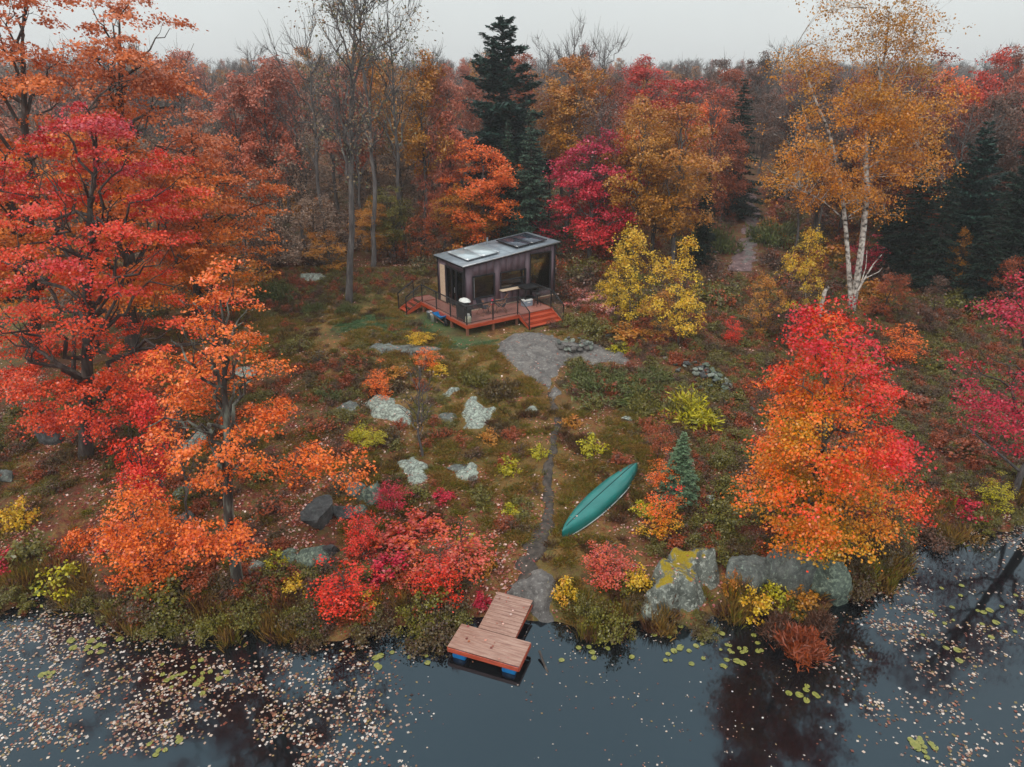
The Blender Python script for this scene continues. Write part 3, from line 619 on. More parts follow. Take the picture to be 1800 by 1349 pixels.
rk = [(565,915,72,.95,'dark','dark rounded boulder at the left of the red shrubs',41),(606,905,50,.6,'dark','dark boulder just right of the large rounded boulder',42),(622,868,46,.45,'grey','grey lichen topped rock above the boulders by the red shrubs',43),
 (655,880,56,.8,'green','pale pointed rock above the red shrubs',44),(628,905,36,.4,'green','green grey rock between boulders and red sapling',45),(556,988,66,.55,'green','pale green angular rock near the left shore',46),
 (582,972,40,.4,'dark','dark slab leaning behind the pale green angular rock',47),(458,1000,44,.4,'lichen','lichen rock right of the orange maple trunk',48),(327,918,52,.4,'grey','grey rock under the lower left maple branches',49),
 (90,775,50,.8,'dark','dark lichen capped boulder on the far left slope',50),(190,760,34,.7,'dark','upright dark stone right of the far left boulder',51),(8,842,30,.4,'grey','pale stone at the left edge of the picture',52),
 (1148,1085,58,.6,'lichen','pale block broken off the mossy boulder at the waterline',54),
 (1325,1022,100,1.25,'grey','squared grey rock left of the fiery maple trunk',55),(1388,1018,105,1.75,'grey','pointed grey rock in front of the fiery maple',56),(1446,1036,84,1.5,'green','tall grey green rock below the fiery maple crown',57),
 (1316,882,34,.4,'lichen','pale rock left of the fiery maple crown',58),(1296,862,30,.3,'lichen','small pale rock above another left of the fiery maple',59),(1243,882,28,.35,'lichen','small pale rock right of the orange bush',60),
 (936,722,28,.2,'lichen','small round pale rock left of the footpath bend',61),(1102,738,20,.2,'lichen','little pale rock in the grass right of the footpath',62),(1040,765,18,.15,'grey','little grey rock above the canoe',63),
 (1655,748,22,.3,'grey','small grey stone on the leaf covered right slope',64),(735,824,40,.2,'lichen','flat pinkish stone above the red shrubs',65),(832,842,24,.18,'lichen','small pale stone in the grass left of the path',66),
 (430,660,60,.35,'lichen','pale rock behind the orange maple crown',67),(1250,920,30,.35,'green','mossy stone half hidden right of the orange bush',68),(805,825,46,.2,'grey','low grey stone in the olive grass',69),(446,478,40,.5,'grey','pale rock beside the dark juniper at the clearing edge',70),(1075,592,26,.25,'grey','grey stone by the bushes right of the fire ring',71)]
for (px, py, wp, hm, mt, lb, sdd) in rk: rock('boulder' if hm > .4 else 'stone', px, py, wp, hm, mt, lb, sdd)
# fire ring and rock pile: one thing each, every stone its own part
STONE = [np_mesh('stone', boulder_mesh(200+k, 2, .5, 6)[0], None, boulder_mesh(200+k, 2, .5, 6)[1], None) for k in range(6)]
for me in STONE: me.materials.append(ROCKS['grey'])
def stones(root, items, mats, seed):
    rng = random.Random(seed)
    for (x, y, z, s) in items:
        o = bpy.data.objects.new('stone', rng.choice(STONE)); o.location = (x, y, z); o.scale = (s*rng.uniform(.8, 1.3), s*rng.uniform(.7, 1.1), s*rng.uniform(.5, .8)); o.rotation_euler = (rng.uniform(-.4, .4), rng.uniform(-.4, .4), rng.uniform(0, 6.3))
        link(o, root); set_mat(o, 0, ROCKS[rng.choice(mats)])
pc0 = at(1008, 612); fr = empty('fire_ring', tuple(pc0)); tag(fr, 'ring of loose grey stones on the granite slab', 'fire ring')
rng = random.Random(5); it = []
for k in range(17):
    a = k*2*math.pi/17+rng.uniform(-.15, .15); it.append((math.cos(a)*.78, math.sin(a)*.62, .14, rng.uniform(.15, .22)))
for k in range(9):
    a = rng.uniform(0, 6.28); it.append((math.cos(a)*.8+rng.uniform(-.1, .1), math.sin(a)*.62, .34, rng.uniform(.12, .17)))
stones(fr, it, ['grey', 'lichen', 'lichen', 'slab'], 6)
ASH = plain('ash', [(.3, s2l((34,32,32))), (.6, s2l((70,66,64)))], 8, .9, .6, .1)
o = mobj('ash_bed', np_mesh('ash_bed', np.concatenate([[[0, 0, .13]], [[math.cos(k*.524)*.7, math.sin(k*.524)*.55, .1] for k in range(12)]]), None, [[0, k+1, (k+1) % 12+1] for k in range(12)], ASH), fr)
pc0 = at(1245, 672); rp = empty('rock_pile', tuple(pc0)); tag(rp, 'heap of broken grey stones below the yellow saplings', 'rock pile')
it = []
for k in range(95):
    u, v = rng.gauss(0, .55), rng.gauss(0, 1.15); x = u+.28*(-v); dd = math.hypot(u/.9, v/1.9)
    zz_ = max(0, .55*(1-dd*dd))*rng.uniform(.3, 1)+h1(pc0[0]+x, pc0[1]+v)-pc0[2]; it.append((x, v, zz_+.06, rng.uniform(.09, .2)))
stones(rp, it, ['grey', 'dark', 'lichen', 'green'], 9)

# ================================================================== CABIN
SIDING = plain('siding_plum', [(.3, s2l((98,81,90))), (.55, s2l((112,93,101))), (.75, s2l((122,103,109)))], 2.5, .55, .15, .4, 0, (4, 4, .4))
TRIM = plain('trim_black', [(.3, s2l((30,28,32))), (.7, s2l((44,42,46)))], 4, .5, .05, .4)
METALB = plain('black_metal', [(.3, s2l((26,26,28))), (.7, s2l((40,40,42)))], 6, .45, .05, .5)
ROOFM = plain('roof_membrane', [(.3, s2l((110,118,126))), (.55, s2l((136,146,154))), (.75, s2l((158,168,174)))], 1.5, .4, .1, .5)
WOODI = plain('interior_wood', [(.3, s2l((128,84,62))), (.6, s2l((168,118,90))), (.8, s2l((186,138,108)))], 4, .6, .1, .3, 0, (1, 1, 6))
PALEW = plain('pale_wood', [(.3, s2l((196,168,140))), (.6, s2l((224,200,172))), (.8, s2l((236,214,188)))], 4, .55, .1, .4, 0, (.6, 6, 6))
CEDAR = plain('deck_cedar', [(.3, s2l((150,56,34))), (.55, s2l((186,78,48))), (.75, s2l((206,104,74)))], 3, .35, .15, .5, 0, (.8, 9, 9))
DECKW = plain('deck_boards', [(.3, s2l((140,84,72))), (.5, s2l((170,110,96))), (.75, s2l((192,140,128)))], 2.5, .3, .15, .5, 0, (.7, 7, 7))
POSTW = plain('post_wood', [(.3, s2l((110,70,54))), (.6, s2l((150,104,82)))], 4, .7, .2, .3, 0, (6, 6, .6))
m, t, o = newmat('window_glass'); N = t.nodes.new; Lk = t.links.new
g1 = N('ShaderNodeBsdfGlossy'); g1.inputs['Roughness'].default_value = .03; t1 = N('ShaderNodeBsdfTransparent'); t1.inputs[0].default_value = (.86, .88, .88, 1)
fr_ = N('ShaderNodeFresnel'); fr_.inputs[0].default_value = 1.6; mxs = N('ShaderNodeMixShader'); Lk(fr_.outputs[0], mxs.inputs[0]); Lk(t1.outputs[0], mxs.inputs[1]); Lk(g1.outputs[0], mxs.inputs[2]); Lk(mxs.outputs[0], o.inputs[0])
GLASS = m
m, t, o = newmat('railing_mesh'); N = t.nodes.new; Lk = t.links.new     # fine black wire screen
d1 = N('ShaderNodeBsdfDiffuse'); d1.inputs[0].default_value = (.12, .11, .11, 1); t1 = N('ShaderNodeBsdfTransparent'); mxs = N('ShaderNodeMixShader'); mxs.inputs[0].default_value = .17
Lk(t1.outputs[0], mxs.inputs[1]); Lk(d1.outputs[0], mxs.inputs[2]); Lk(mxs.outputs[0], o.inputs[0]); SCREEN = m
m, t, o = newmat('solar_glass'); N = t.nodes.new; Lk = t.links.new
b = N('ShaderNodeBsdfPrincipled'); Lk(b.outputs[0], o.inputs[0]); tc = N('ShaderNodeTexCoord'); br = N('ShaderNodeTexBrick'); br.offset = 0; br.inputs['Scale'].default_value = 1
br.inputs['Brick Width'].default_value = .16; br.inputs['Row Height'].default_value = .16; br.inputs['Mortar Size'].default_value = .006
br.inputs['Color1'].default_value = (*s2l((38,46,62)), 1); br.inputs['Color2'].default_value = (*s2l((44,52,68)), 1); br.inputs['Mortar'].default_value = (*s2l((120,128,136)), 1)
Lk(tc.outputs['Object'], br.inputs['Vector']); Lk(br.outputs['Color'], b.inputs['Base Color']); b.inputs['Roughness'].default_value = .12; b.inputs['IOR'].default_value = 1.6; SOLAR = m
SKYGL = plain('solar_painted_sky', [(.3, s2l((168,182,188))), (.7, s2l((196,206,208)))], 1.2, .15, 0, .6)  # left panels: bright sky reflection painted in as a pale base colour
ALU = plain('aluminium', [(.3, s2l((150,154,158))), (.7, s2l((190,194,198)))], 5, .35, .05, .5, .6)
WHITE = plain('white_plastic', [(.3, s2l((196,196,190))), (.7, s2l((226,226,220)))], 4, .4, .05, .5)
BLUE = plain('blue_plastic', [(.3, s2l((14,96,158))), (.7, s2l((24,124,186)))], 4, .35, .05, .5)
RUBBER = plain('black_rubber', [(.3, s2l((20,20,20))), (.7, s2l((36,36,36)))], 4, .6, .05, .4)
FABRIC = plain('dark_fabric', [(.3, s2l((44,46,54))), (.7, s2l((62,64,74)))], 20, .9, .1, .2)
REDM = plain('red_enamel', [(.3, s2l((190,24,50))), (.7, s2l((220,40,66)))], 4, .3, .02, .5)
TANKM = plain('tank_paint', [(.3, s2l((206,204,176))), (.7, s2l((232,230,206)))], 4, .35, .03, .5)

cab = empty('cabin', (DECK_C[0], DECK_C[1], DECK_Z), DTH); tag(cab, 'small plum brown cabin with a sloping grey roof and solar panels', 'cabin')
A0, A1, B0, B1 = 1.1, 7.1, 2.0, 4.9
def ztop(a): return 2.46+(a-A0)/(A1-A0)*.52
wins = [(1.63, 3.0, .66, 1.83), (3.4, 5.07, .96, 1.8), (5.4, 6.82, .45, 2.57)]
# front wall: vertical boards, cut at the openings
def board(parent, a0, a1, z0, z1f, z1b, y0, y1, flip=False):
    """upright board with a sloping top; a = along the wall"""
    g = .004; V = np.array([[a0+g, y0, z0], [a1-g, y0, z0], [a1-g, y0, z1b], [a0+g, y0, z1f], [a0+g, y1, z0], [a1-g, y1, z0], [a1-g, y1, z1b], [a0+g, y1, z1f]], float)
    F_ = [[0, 1, 2, 3], [5, 4, 7, 6], [4, 0, 3, 7], [1, 5, 6, 2], [3, 2, 6, 7], [4, 5, 1, 0]]
    if flip: V = V[:, [1, 0, 2]]
    return mobj('wall_board', np_mesh('wall_board', V, F_, None, SIDING), parent)
edges = sorted(set([A0, A1]+[w_[0] for w_ in wins]+[w_[1] for w_ in wins]))
cuts = []
for e0, e1_ in zip(edges[:-1], edges[1:]):
    k = max(1, round((e1_-e0)/.42)); cuts += [(e0+(e1_-e0)*i/k, e0+(e1_-e0)*(i+1)/k) for i in range(k)]
for (a0, a1) in cuts:
    mid = (a0+a1)/2; wn = [w_ for w_ in wins if w_[0] < mid < w_[1]]
    if wn:
        board(cab, a0, a1, .02, wn[0][2], wn[0][2], B0, B0+.1); board(cab, a0, a1, wn[0][3], ztop(a0), ztop(a1), B0, B0+.1)
    else: board(cab, a0, a1, .02, ztop(a0), ztop(a1), B0, B0+.1)
g14 = lambda i: A0+(A1-A0)*i/14
BW = [(g14(6), g14(9), 1.05, 1.75), (g14(11), g14(13), .8, 1.95), (g14(2), g14(4), .9, 1.8)]
for k in range(14):                              # back wall
    a0 = A0+(A1-A0)*k/14; a1 = A0+(A1-A0)*(k+1)/14; mid = (a0+a1)/2; bw_ = [w_ for w_ in BW if w_[0] < mid < w_[1]]
    if bw_: board(cab, a0, a1, .02, bw_[0][2], bw_[0][2], B1-.1, B1); board(cab, a0, a1, bw_[0][3], ztop(a0), ztop(a1), B1-.1, B1)
    else: board(cab, a0, a1, .02, ztop(a0), ztop(a1), B1-.1, B1)
for k in range(7):                               # right end wall
    b0 = B0+.1+(B1-B0-.2)*k/7; b1 = B0+.1+(B1-B0-.2)*(k+1)/7
    if 2 <= k <= 4: board(cab, b0, b1, .02, .75, .75, A1-.1, A1, True); board(cab, b0, b1, 1.75, ztop(A1), ztop(A1), A1-.1, A1, True)
    else: board(cab, b0, b1, .02, ztop(A1), ztop(A1), A1-.1, A1, True)
board(cab, B0+.1, 2.12, .02, 2.45, 2.45, A0, A0+.1, True); board(cab, 4.02, B1-.1, .02, 2.45, 2.45, A0, A0+.1, True); board(cab, 2.12, 4.02, 2.18, 2.45, 2.45, A0, A0+.1, True)
lx = [A0+.12, g14(2), g14(4), g14(6), g14(9), g14(11), g14(13), A1-.12]
for i in range(7):
    if i % 2 == 0: box('interior_lining', lx[i]+.003, lx[i+1]-.003, B1-.16, B1-.11, .03, 2.35, WOODI, cab)
    else:
        w_ = [q for q in BW if abs(q[0]-lx[i]) < .01][0]; box('interior_lining', lx[i]+.003, lx[i+1]-.003, B1-.16, B1-.11, .03, w_[2], WOODI, cab)
        bwn = box('back_window', lx[i]+.01, lx[i+1]-.01, B1-.1, B1-.06, w_[2]+.005, w_[2]+.06, ALU, cab); q0 = bwn.location
        for (x0, x1, z0, z1) in ((lx[i]+.01, lx[i]+.06, w_[2]+.065, w_[3]-.06), (lx[i+1]-.06, lx[i+1]-.01, w_[2]+.065, w_[3]-.06), ((lx[i]+lx[i+1])/2-.02, (lx[i]+lx[i+1])/2+.02, w_[2]+.065, w_[3]-.06), (lx[i]+.01, lx[i+1]-.01, w_[3]-.055, w_[3]-.005)): box('frame', x0-q0[0], x1-q0[0], -.02, .02, z0-q0[2], z1-q0[2], ALU, bwn)
        box('pane', lx[i]+.03-q0[0], lx[i+1]-.03-q0[0], .025, .031, w_[2]+.02-q0[2], w_[3]-.02-q0[2], GLASS, bwn)
box('interior_lining', A1-.16, A1-.11, B0+.12, B0+1.0, .03, 2.7, WOODI, cab)
box('floor', A0+.02, A1-.02, B0+.02, B1-.02, -.12, .015, WOODI, cab)
box('interior_counter', 3.3, 5.2, B0+.3, B0+.8, .0, .9, WOODI, cab)
box('interior_beam', 5.3, 6.95, B0+.22, B0+.4, 2.0, 2.1, PALEW, cab)
box('corner_panel', A0-.02, A0+.0, 4.12, 4.66, .05, 2.13, PALEW, cab)
# frames, panes
def window(a0, a1, z0, z1, y, bars=(), hbars=(), fw=.07, pale_left=False):
    f = empty('window', (0, 0, 0)); f.parent = cab
    bpy.data.objects.remove(f)
    root = box('window', a0-.03, a1+.03, y-.035, y+.05, z0-.06, z0+.01, TRIM, cab)
    rx_, ry_, rz_ = root.location
    def sub(nm, x0, x1, yy0, yy1, zz0, zz1, mt): return box(nm, x0-rx_, x1-rx_, yy0-ry_, yy1-ry_, zz0-rz_, zz1-rz_, mt, root)
    sub('frame', a0-.03, a1+.03, y-.035, y+.05, z1-.01, z1+.06, TRIM); sub('frame', a0-.03, a0+fw-.03, y-.03, y+.05, z0+.012, z1-.012, TRIM); sub('frame', a1-fw+.03, a1+.03, y-.03, y+.05, z0+.012, z1-.012, TRIM)
    for q in bars: sub('mullion', q-.025, q+.025, y-.02, y+.045, z0+.012, z1-.012, TRIM)
    for q in hbars: sub('mullion', a0+fw-.03, a1-fw+.03, y-.018, y+.04, q-.025, q+.025, TRIM)
    sub('pane', a0+.02, a1-.02, y+.052, y+.06, z0+.012, z1-.012, GLASS)
    if pale_left: sub('reveal', a0+fw-.03, a0+fw+.03, y+.0, y+.05, z0+.02, z1-.02, ALU)
    return root
window(*wins[0], B0-.005, pale_left=True); window(*wins[1], B0-.005, bars=(4.85,), hbars=(1.38,)); window(*wins[2], B0-.005)
# glass end door with sliding leaf
dr_ = box('door', A0-.035, A0+.05, 2.1, 4.04, 2.1, 2.18, TRIM, cab); rx_, ry_, rz_ = dr_.location
for (b0, b1, nmm) in [(2.1, 2.2, 'frame'), (3.94, 4.04, 'frame'), (2.85, 2.95, 'stile'), (3.35, 3.42, 'stile')]: box(nmm, A0-.03-rx_, A0+.045-rx_, b0-ry_, b1-ry_, .02-rz_, 2.09-rz_, TRIM, dr_)
box('curtain', A0+.12-rx_, A0+.15-rx_, 3.5-ry_, 3.92-ry_, .1-rz_, 2.05-rz_, WHITE, dr_); box('pane', A0+.05-rx_, A0+.058-rx_, 2.15-ry_, 4.0-ry_, .05-rz_, 2.1-rz_, GLASS, dr_); box('handle', A0-.07-rx_, A0-.04-rx_, 2.97-ry_, 3.0-ry_, .85-rz_, 1.15-rz_, ALU, dr_)
for (a_, b_, zt) in [(A0-.04, B0-.04, 2.44), (A0-.04, B1-.04, 2.44), (A1-.04, B0-.04, 2.94)]: box('corner_trim', a_, a_+.09, b_, b_+.09, .0, zt, TRIM, cab)
box('base_trim', A0+.06, A1-.06, B0-.02, B0-.004, .0, .05, PALEW, cab)
# serving shelf
box('serving_shelf', 3.28, 5.2, B0-.38, B0-.04, .86, .91, PALEW, cab)
for q in (3.5, 4.95): box('shelf_bracket', q, q+.04, B0-.3, B0-.01, .74, .858, METALB, cab)
# roof
ra, rb, r0_, r1_ = .92, 7.32, 1.82, 5.06
zr = lambda a: 2.46+(a-A0)/(A1-A0)*.52
def slab(nm, a0, a1, b0, b1, lo, hi, mt, parent):
    V = np.array([[a, b_, zr(a)+z] for z in (lo, hi) for (a, b_) in ((a0, b0), (a1, b0), (a1, b1), (a0, b1))]); F_ = [[3, 2, 1, 0], [4, 5, 6, 7], [0, 1, 5, 4], [1, 2, 6, 5], [2, 3, 7, 6], [3, 0, 4, 7]]
    return mobj(nm, np_mesh(nm, V, F_, None, mt), parent)
roof = slab('roof', ra, rb, r0_, r1_, .095, .125, ROOFM, cab)
slab('roof_fascia', ra+.03, rb-.03, r0_+.03, r1_-.03, .004, .09, TRIM, cab)
for k, q in enumerate((2.5, 4.1, 5.7)): slab('roof_seam', q-.02, q+.02, r0_+.01, r1_-.01, .127, .137, ROOFM, roof)
slab('roof_edge', ra-.01, rb+.01, r0_-.025, r0_-.004, .06, .14, ALU, roof)
def solar(a0, a1, b0, b1, mat):
    s = slab('solar_panel', a0, a1, b0, b1, .235, .265, mat, cab)
    for (x0, x1, y0, y1) in ((a0-.03, a1+.03, b0-.03, b0-.002), (a0-.03, a1+.03, b1+.002, b1+.03), (a0-.03, a0-.002, b0, b1), (a1+.002, a1+.03, b0, b1)): slab('panel_frame', x0, x1, y0, y1, .225, .272, ALU if mat is SKYGL else METALB, s)
    for q in np.linspace(a0+.1, a1-.1, 3):
        for y0 in (b0+.03, b1-.07): slab('panel_foot', q-.02, q+.02, y0, y0+.04, .127, .233, ALU, s)
solar(1.5, 2.45, 2.3, 4.4, SKYGL); solar(2.52, 3.5, 2.3, 4.4, SKYGL); solar(4.75, 5.7, 2.35, 4.45, SOLAR); solar(5.77, 6.75, 2.35, 4.45, SOLAR)
mb = MB(); mb.tube(np.array([[4.2, 4.6, zr(4.2)+.1], [4.2, 4.6, zr(4.2)+.5]]), .05, 8); mobj('vent_pipe', mb.mesh('vent_pipe', ALU), roof)

# ------------------------------------------------------------------ deck with railing and two flights of steps
dk = empty('deck', (DECK_C[0], DECK_C[1], DECK_Z), DTH); tag(dk, 'red cedar deck with black mesh railing wrapped round the cabin', 'deck')
DA, DBL = 5.5, 5.1
bw = .142
for k in range(14):
    b0 = .03+k*bw; box('deck_board', .03, DA-.03 if k else DA-.03, b0, b0+bw-.008, -.035, 0, DECKW, dk, .004)
k = 0
while 2.02+(k+1)*bw < DBL: b0 = 2.02+k*bw; box('deck_board', .03, A0-.06, b0, b0+bw-.008, -.035, 0, DECKW, dk, .004); k += 1
box('fascia', 0, 3.3, -.0, .026, -.2, .0, CEDAR, dk); box('fascia', -.0, .026, .03, DBL, -.2, .0, CEDAR, dk); box('fascia', DA-.026, DA, .03, 2.0, -.2, .0, CEDAR, dk); box('fascia', .03, A0-.06, DBL+.004, DBL+.03, -.2, 0, CEDAR, dk)
for (a_, b_) in [(.12, .12), (1.7, .14), (3.2, .14), (5.35, .14), (.12, 1.75), (.12, 3.4), (.12, 4.95), (.95, 5.0), (5.35, 1.9)]:
    box('post', a_-.06, a_+.06, b_-.06, b_+.06, -.85, -.04, POSTW, dk)
for q in (.5, 1.3): box('joist', .1, DA-.1, q, q+.05, -.2, -.045, POSTW, dk)
# railing
RH = 1.0
def post(a_, b_, z0=0, z1=RH): return box('railing_post', a_-.028, a_+.028, b_-.028, b_+.028, z0, z1, METALB, dk)
def rail(p, q, dz0, dz1, mesh=True):
    """one bay between (a,b,z) points of the deck surface"""
    p = np.array(p, float); q = np.array(q, float); up_ = np.array([0, 0, 1.])
    mb = MB(); mb.tube([p+up_*dz1, q+up_*dz1], .034, 4, True); mobj('top_rail', mb.mesh('top_rail', METALB, False), dk)
    mb = MB(); mb.tube([p+up_*dz0, q+up_*dz0], .018, 4, True); mobj('bottom_rail', mb.mesh('bottom_rail', METALB, False), dk)
    if mesh:
        d = (q-p)/np.linalg.norm(q-p); nrm = np.cross(d, up_); nrm /= np.linalg.norm(nrm); p_ = p+d*.03; q_ = q-d*.03
        V = [x+nrm*s for s in (-.004, .004) for x in (p_+up_*(dz0+.02), q_+up_*(dz0+.02), q_+up_*(dz1-.03), p_+up_*(dz1-.03))]
        mobj('screen', np_mesh('screen', V, [[0, 1, 2, 3], [7, 6, 5, 4]], None, SCREEN), dk)
FL = [(.06, .06), (1.65, .06), (3.22, .06)]
for q in FL: post(*q)
for p, q in zip(FL[:-1], FL[1:]): rail((*p, 0), (*q, 0), .1, RH)
LE = [(.06, .06), (.06, 1.75), (.06, 3.3), (.06, 5.0)]
for q in LE[1:]: post(*q)
for p, q in zip(LE[:-1], LE[1:]): rail((*p, 0), (*q, 0), .1, RH)
post(5.44, .06); post(5.44, 1.9); rail((5.44, .06, 0), (5.44, 1.9, 0), .1, RH)
# front steps
SRUN, SDROP = .95, .6
for k in range(3):
    b1 = -.012-k*SRUN/3; z1 = -.15*(k+1)
    for j in range(2): box('tread', 3.34, 5.42, b1-.155*(j+1)+.006, b1-.155*j, z1-.035, z1, CEDAR, dk, .004)
    box('riser', 3.34, 5.42, b1+.012-.01, b1+.008, z1+.004, z1+.11, CEDAR, dk, .002)
def stringer(nm, pts, thick_axis, c, th=.04):
    pts = np.array(pts, float); V = []
    for s in (-th/2, th/2):
        for (u, z) in pts: V.append((c+s, u, z) if thick_axis == 0 else (u, c+s, z))
    n_ = len(pts); F_ = [[i, (i+1) % n_, n_+(i+1) % n_, n_+i] for i in range(n_)]
    bm = bmesh.new(); vv = [bm.verts.new(v) for v in V]; bm.faces.new(vv[:n_][::-1]); bm.faces.new(vv[n_:]); [bm.faces.new([vv[i] for i in f]) for f in F_]
    bmesh.ops.recalc_face_normals(bm, faces=bm.faces); me = bpy.data.meshes.new(nm); bm.to_mesh(me); bm.free(); me.materials.append(CEDAR); return mobj(nm, me, dk)
for c in (3.31, 5.45): stringer('stringer', [(-.005, -.02), (-.005, -.28), (-SRUN+.02, -.62), (-SRUN-.06, -.62), (-SRUN-.06, -.5)], 0, c)
for c in (3.26, 5.5): post(c, -SRUN-.02, -.62, .42); rail((c, -.02+.06, 0), (c, -SRUN-.02, -.56), .12, RH-.02, True)
# left steps, going down to the grass
for k in range(3):
    a1 = -.012-k*.3; z1 = -.15*(k+1)
    for j in range(2): box('tread', a1-.145*(j+1)+.006, a1-.145*j, 5.12, 6.0, z1-.035, z1, CEDAR, dk, .004)
for c in (5.08, 6.03): stringer('stringer', [(-.0, -.02), (-.0, -.28), (-.86, -.62), (-.95, -.62), (-.95, -.5)], 1, c)
k = 0
while DBL+.04+(k+1)*bw < 6.05: b0 = DBL+.04+k*bw; box('deck_board', .03, A0-.06, b0, b0+bw-.008, -.035, 0, DECKW, dk, .004); k += 1
for c in (5.06, 6.05): post(-.92, c, -.62, .42); rail((.06, c, 0), (-.92, c, -.56), .12, RH-.02, True)
post(.06, 6.05); box('post', .06, .18, 5.9, 6.0, -.85, -.04, POSTW, dk); box('fascia', .03, A0-.06, 6.06, 6.09, -.2, 0, CEDAR, dk)

# ------------------------------------------------------------------ things on and under the deck
def dloc(a_, b_, z_=0):
    p = DECK_C+DE1*a_+DE2*b_; return (p[0], p[1], DECK_Z+z_)
def lathe(prof, sides=14):
    a = np.arange(sides)*2*math.pi/sides; V = np.array([[r*math.cos(x), r*math.sin(x), z] for (r, z) in prof for x in a]); n_ = len(prof)
    i = np.arange(n_-1)[:, None]*sides; k = np.arange(sides)[None]; k2 = (k+1) % sides
    return V, np.stack([i+k, i+k2, i+sides+k2, i+sides+k], -1).reshape(-1, 4)
def lobj(nm, prof, mat, parent=None, loc=(0, 0, 0), sides=14):
    V, F_ = lathe(prof, sides); return mobj(nm, np_mesh(nm, V, F_, None, mat, smooth=True), parent, loc)
gr = empty('barbecue', dloc(.42, .95), DTH+math.pi/2); tag(gr, 'black barbecue with a white cover by the deck corner railing', 'barbecue')
box('cabinet', -.4, .4, -.24, .24, .12, .78, METALB, gr, .02); V, F_ = lathe([(.001, .46), (.2, .44), (.3, .3), (.32, .12), (.32, 0)], 16)
mobj('hood', np_mesh('hood', V*np.array([1.3, .8, .72])+np.array([0, 0, .78]), F_, None, METALB, smooth=True), gr)
V, F_ = lathe([(.001, .4), (.2, .38), (.33, .26), (.37, .14), (.4, .1)], 18); V = V*np.array([1.0, .68, .4])+np.array([-.12, .0, 1.0]); V[:, 2] += (fbm(V[:, 0]*6, V[:, 1]*6, 3, 3)-.45)*.14; V[:, 0] += (fbm(V[:, 1]*5, V[:, 2]*5, 9, 3)-.45)*.2
mobj('cover', np_mesh('cover', V, F_, None, WHITE, smooth=True), gr)
for s in (-1, 1): box('side_shelf', s*.42, s*.72, -.2, .2, .74, .78, METALB, gr)
for sx in (-.34, .34):
    for sy in (-.2, .2): box('leg', sx-.025, sx+.025, sy-.025, sy+.025, 0, .12, METALB, gr)
tk = empty('propane_tank', dloc(.3, .32)); tag(tk, 'cream propane tank in the deck corner', 'tank')
lobj('body', [(.001, 0), (.14, .01), (.155, .06), (.155, .3), (.13, .37), (.04, .4), (.001, .4)], TANKM, tk); lobj('collar', [(.09, .385), (.095, .5), (.085, .5), (.08, .39)], WHITE, tk); lobj('valve', [(.03, .39), (.03, .46), (.001, .47)], ALU, tk, sides=8)
def camp_chair(a_, b_, rz, label):
    c = empty('folding_chair', dloc(a_, b_), DTH+rz); tag(c, label, 'chair', 'folding chairs on the deck')
    for s in (-.26, .26):
        for (p, q) in (((-.3, 0), (.28, .62)), ((.3, 0), (-.36, .92))):
            mb = MB(); mb.tube([(p[0], s, p[1]), (q[0], s, q[1])], .02, 4, True); mobj('leg', mb.mesh('leg', WOODI, False), c)
        box('armrest', -.26, .3, s-.035, s+.035, .6, .63, WOODI, c)
    def sling(nm, pts):
        pts = np.array(pts); V = []
        for (x, z) in pts: V += [(x, -.24, z), (x, .24, z)]
        V = np.array(V); V2 = V+np.array([.0, 0, -.012]); n_ = len(pts); F1 = [[2*i, 2*i+1, 2*i+3, 2*i+2] for i in range(n_-1)]; F2 = [[f+2*n_ for f in q[::-1]] for q in F1]
        mobj(nm, np_mesh(nm, np.concatenate([V, V2]), F1+F2, None, FABRIC, smooth=True), c)
    sling('seat', [(.28, .44), (.12, .36), (-.05, .34), (-.18, .38)]); sling('backrest', [(-.18, .38), (-.26, .55), (-.33, .75), (-.38, .94)])
    box('crossbar', -.31, -.28, -.26, .26, .02, .05, WOODI, c)
camp_chair(2.75, .95, 2.6, 'dark sling folding chair with wooden legs nearer the front steps'); camp_chair(1.75, 1.15, .2, 'dark sling folding chair with wooden legs below the square window')
st = empty('side_table', dloc(2.25, 1.05), DTH); tag(st, 'small wooden side table between the folding chairs', 'table')
box('table_top', -.2, .2, -.2, .2, .42, .45, WOODI, st)
for sx in (-.16, .16):
    for sy in (-.16, .16): box('leg', sx-.02, sx+.02, sy-.02, sy+.02, 0, .418, WOODI, st)
ln = empty('lantern', dloc(2.25, 1.05, .451)); tag(ln, 'small red lantern standing between the folding chairs', 'lantern')
lobj('base', [(.001, 0), (.1, 0), (.1, .06), (.06, .08), (.06, .085)], REDM, ln, sides=10); lobj('globe', [(.055, .085), (.07, .14), (.05, .22)], WHITE, ln, sides=10); lobj('cap', [(.06, .22), (.07, .25), (.03, .31), (.001, .32)], REDM, ln, sides=10)
bt = empty('bar_table', dloc(4.85, 1.4), DTH); tag(bt, 'tall black bar table at the right end of the deck', 'table')
box('table_top', -.5, .45, -.4, .4, .98, 1.02, METALB, bt, .01); box('apron', -.44, .39, -.34, .34, .9, .978, METALB, bt); box('lower_shelf', -.42, .37, -.32, .32, .34, .37, METALB, bt)
for sx in (-.44, .39):
    for sy in (-.34, .34): box('leg', sx-.025, sx+.025, sy-.025, sy+.025, 0, .898, METALB, bt)
bs = empty('bar_stool', dloc(5.0, .72), DTH); tag(bs, 'black bar stool in front of the tall black table', 'stool')
lobj('seat', [(.001, .68), (.17, .68), (.19, .7), (.18, .73), (.001, .74)], METALB, bs)
for k in range(4):
    a = k*math.pi/2+.78; mb = MB(); mb.tube([(.1*math.cos(a), .1*math.sin(a), .68), (.2*math.cos(a), .2*math.sin(a), 0)], .014, 5); mobj('leg', mb.mesh('leg', METALB), bs)
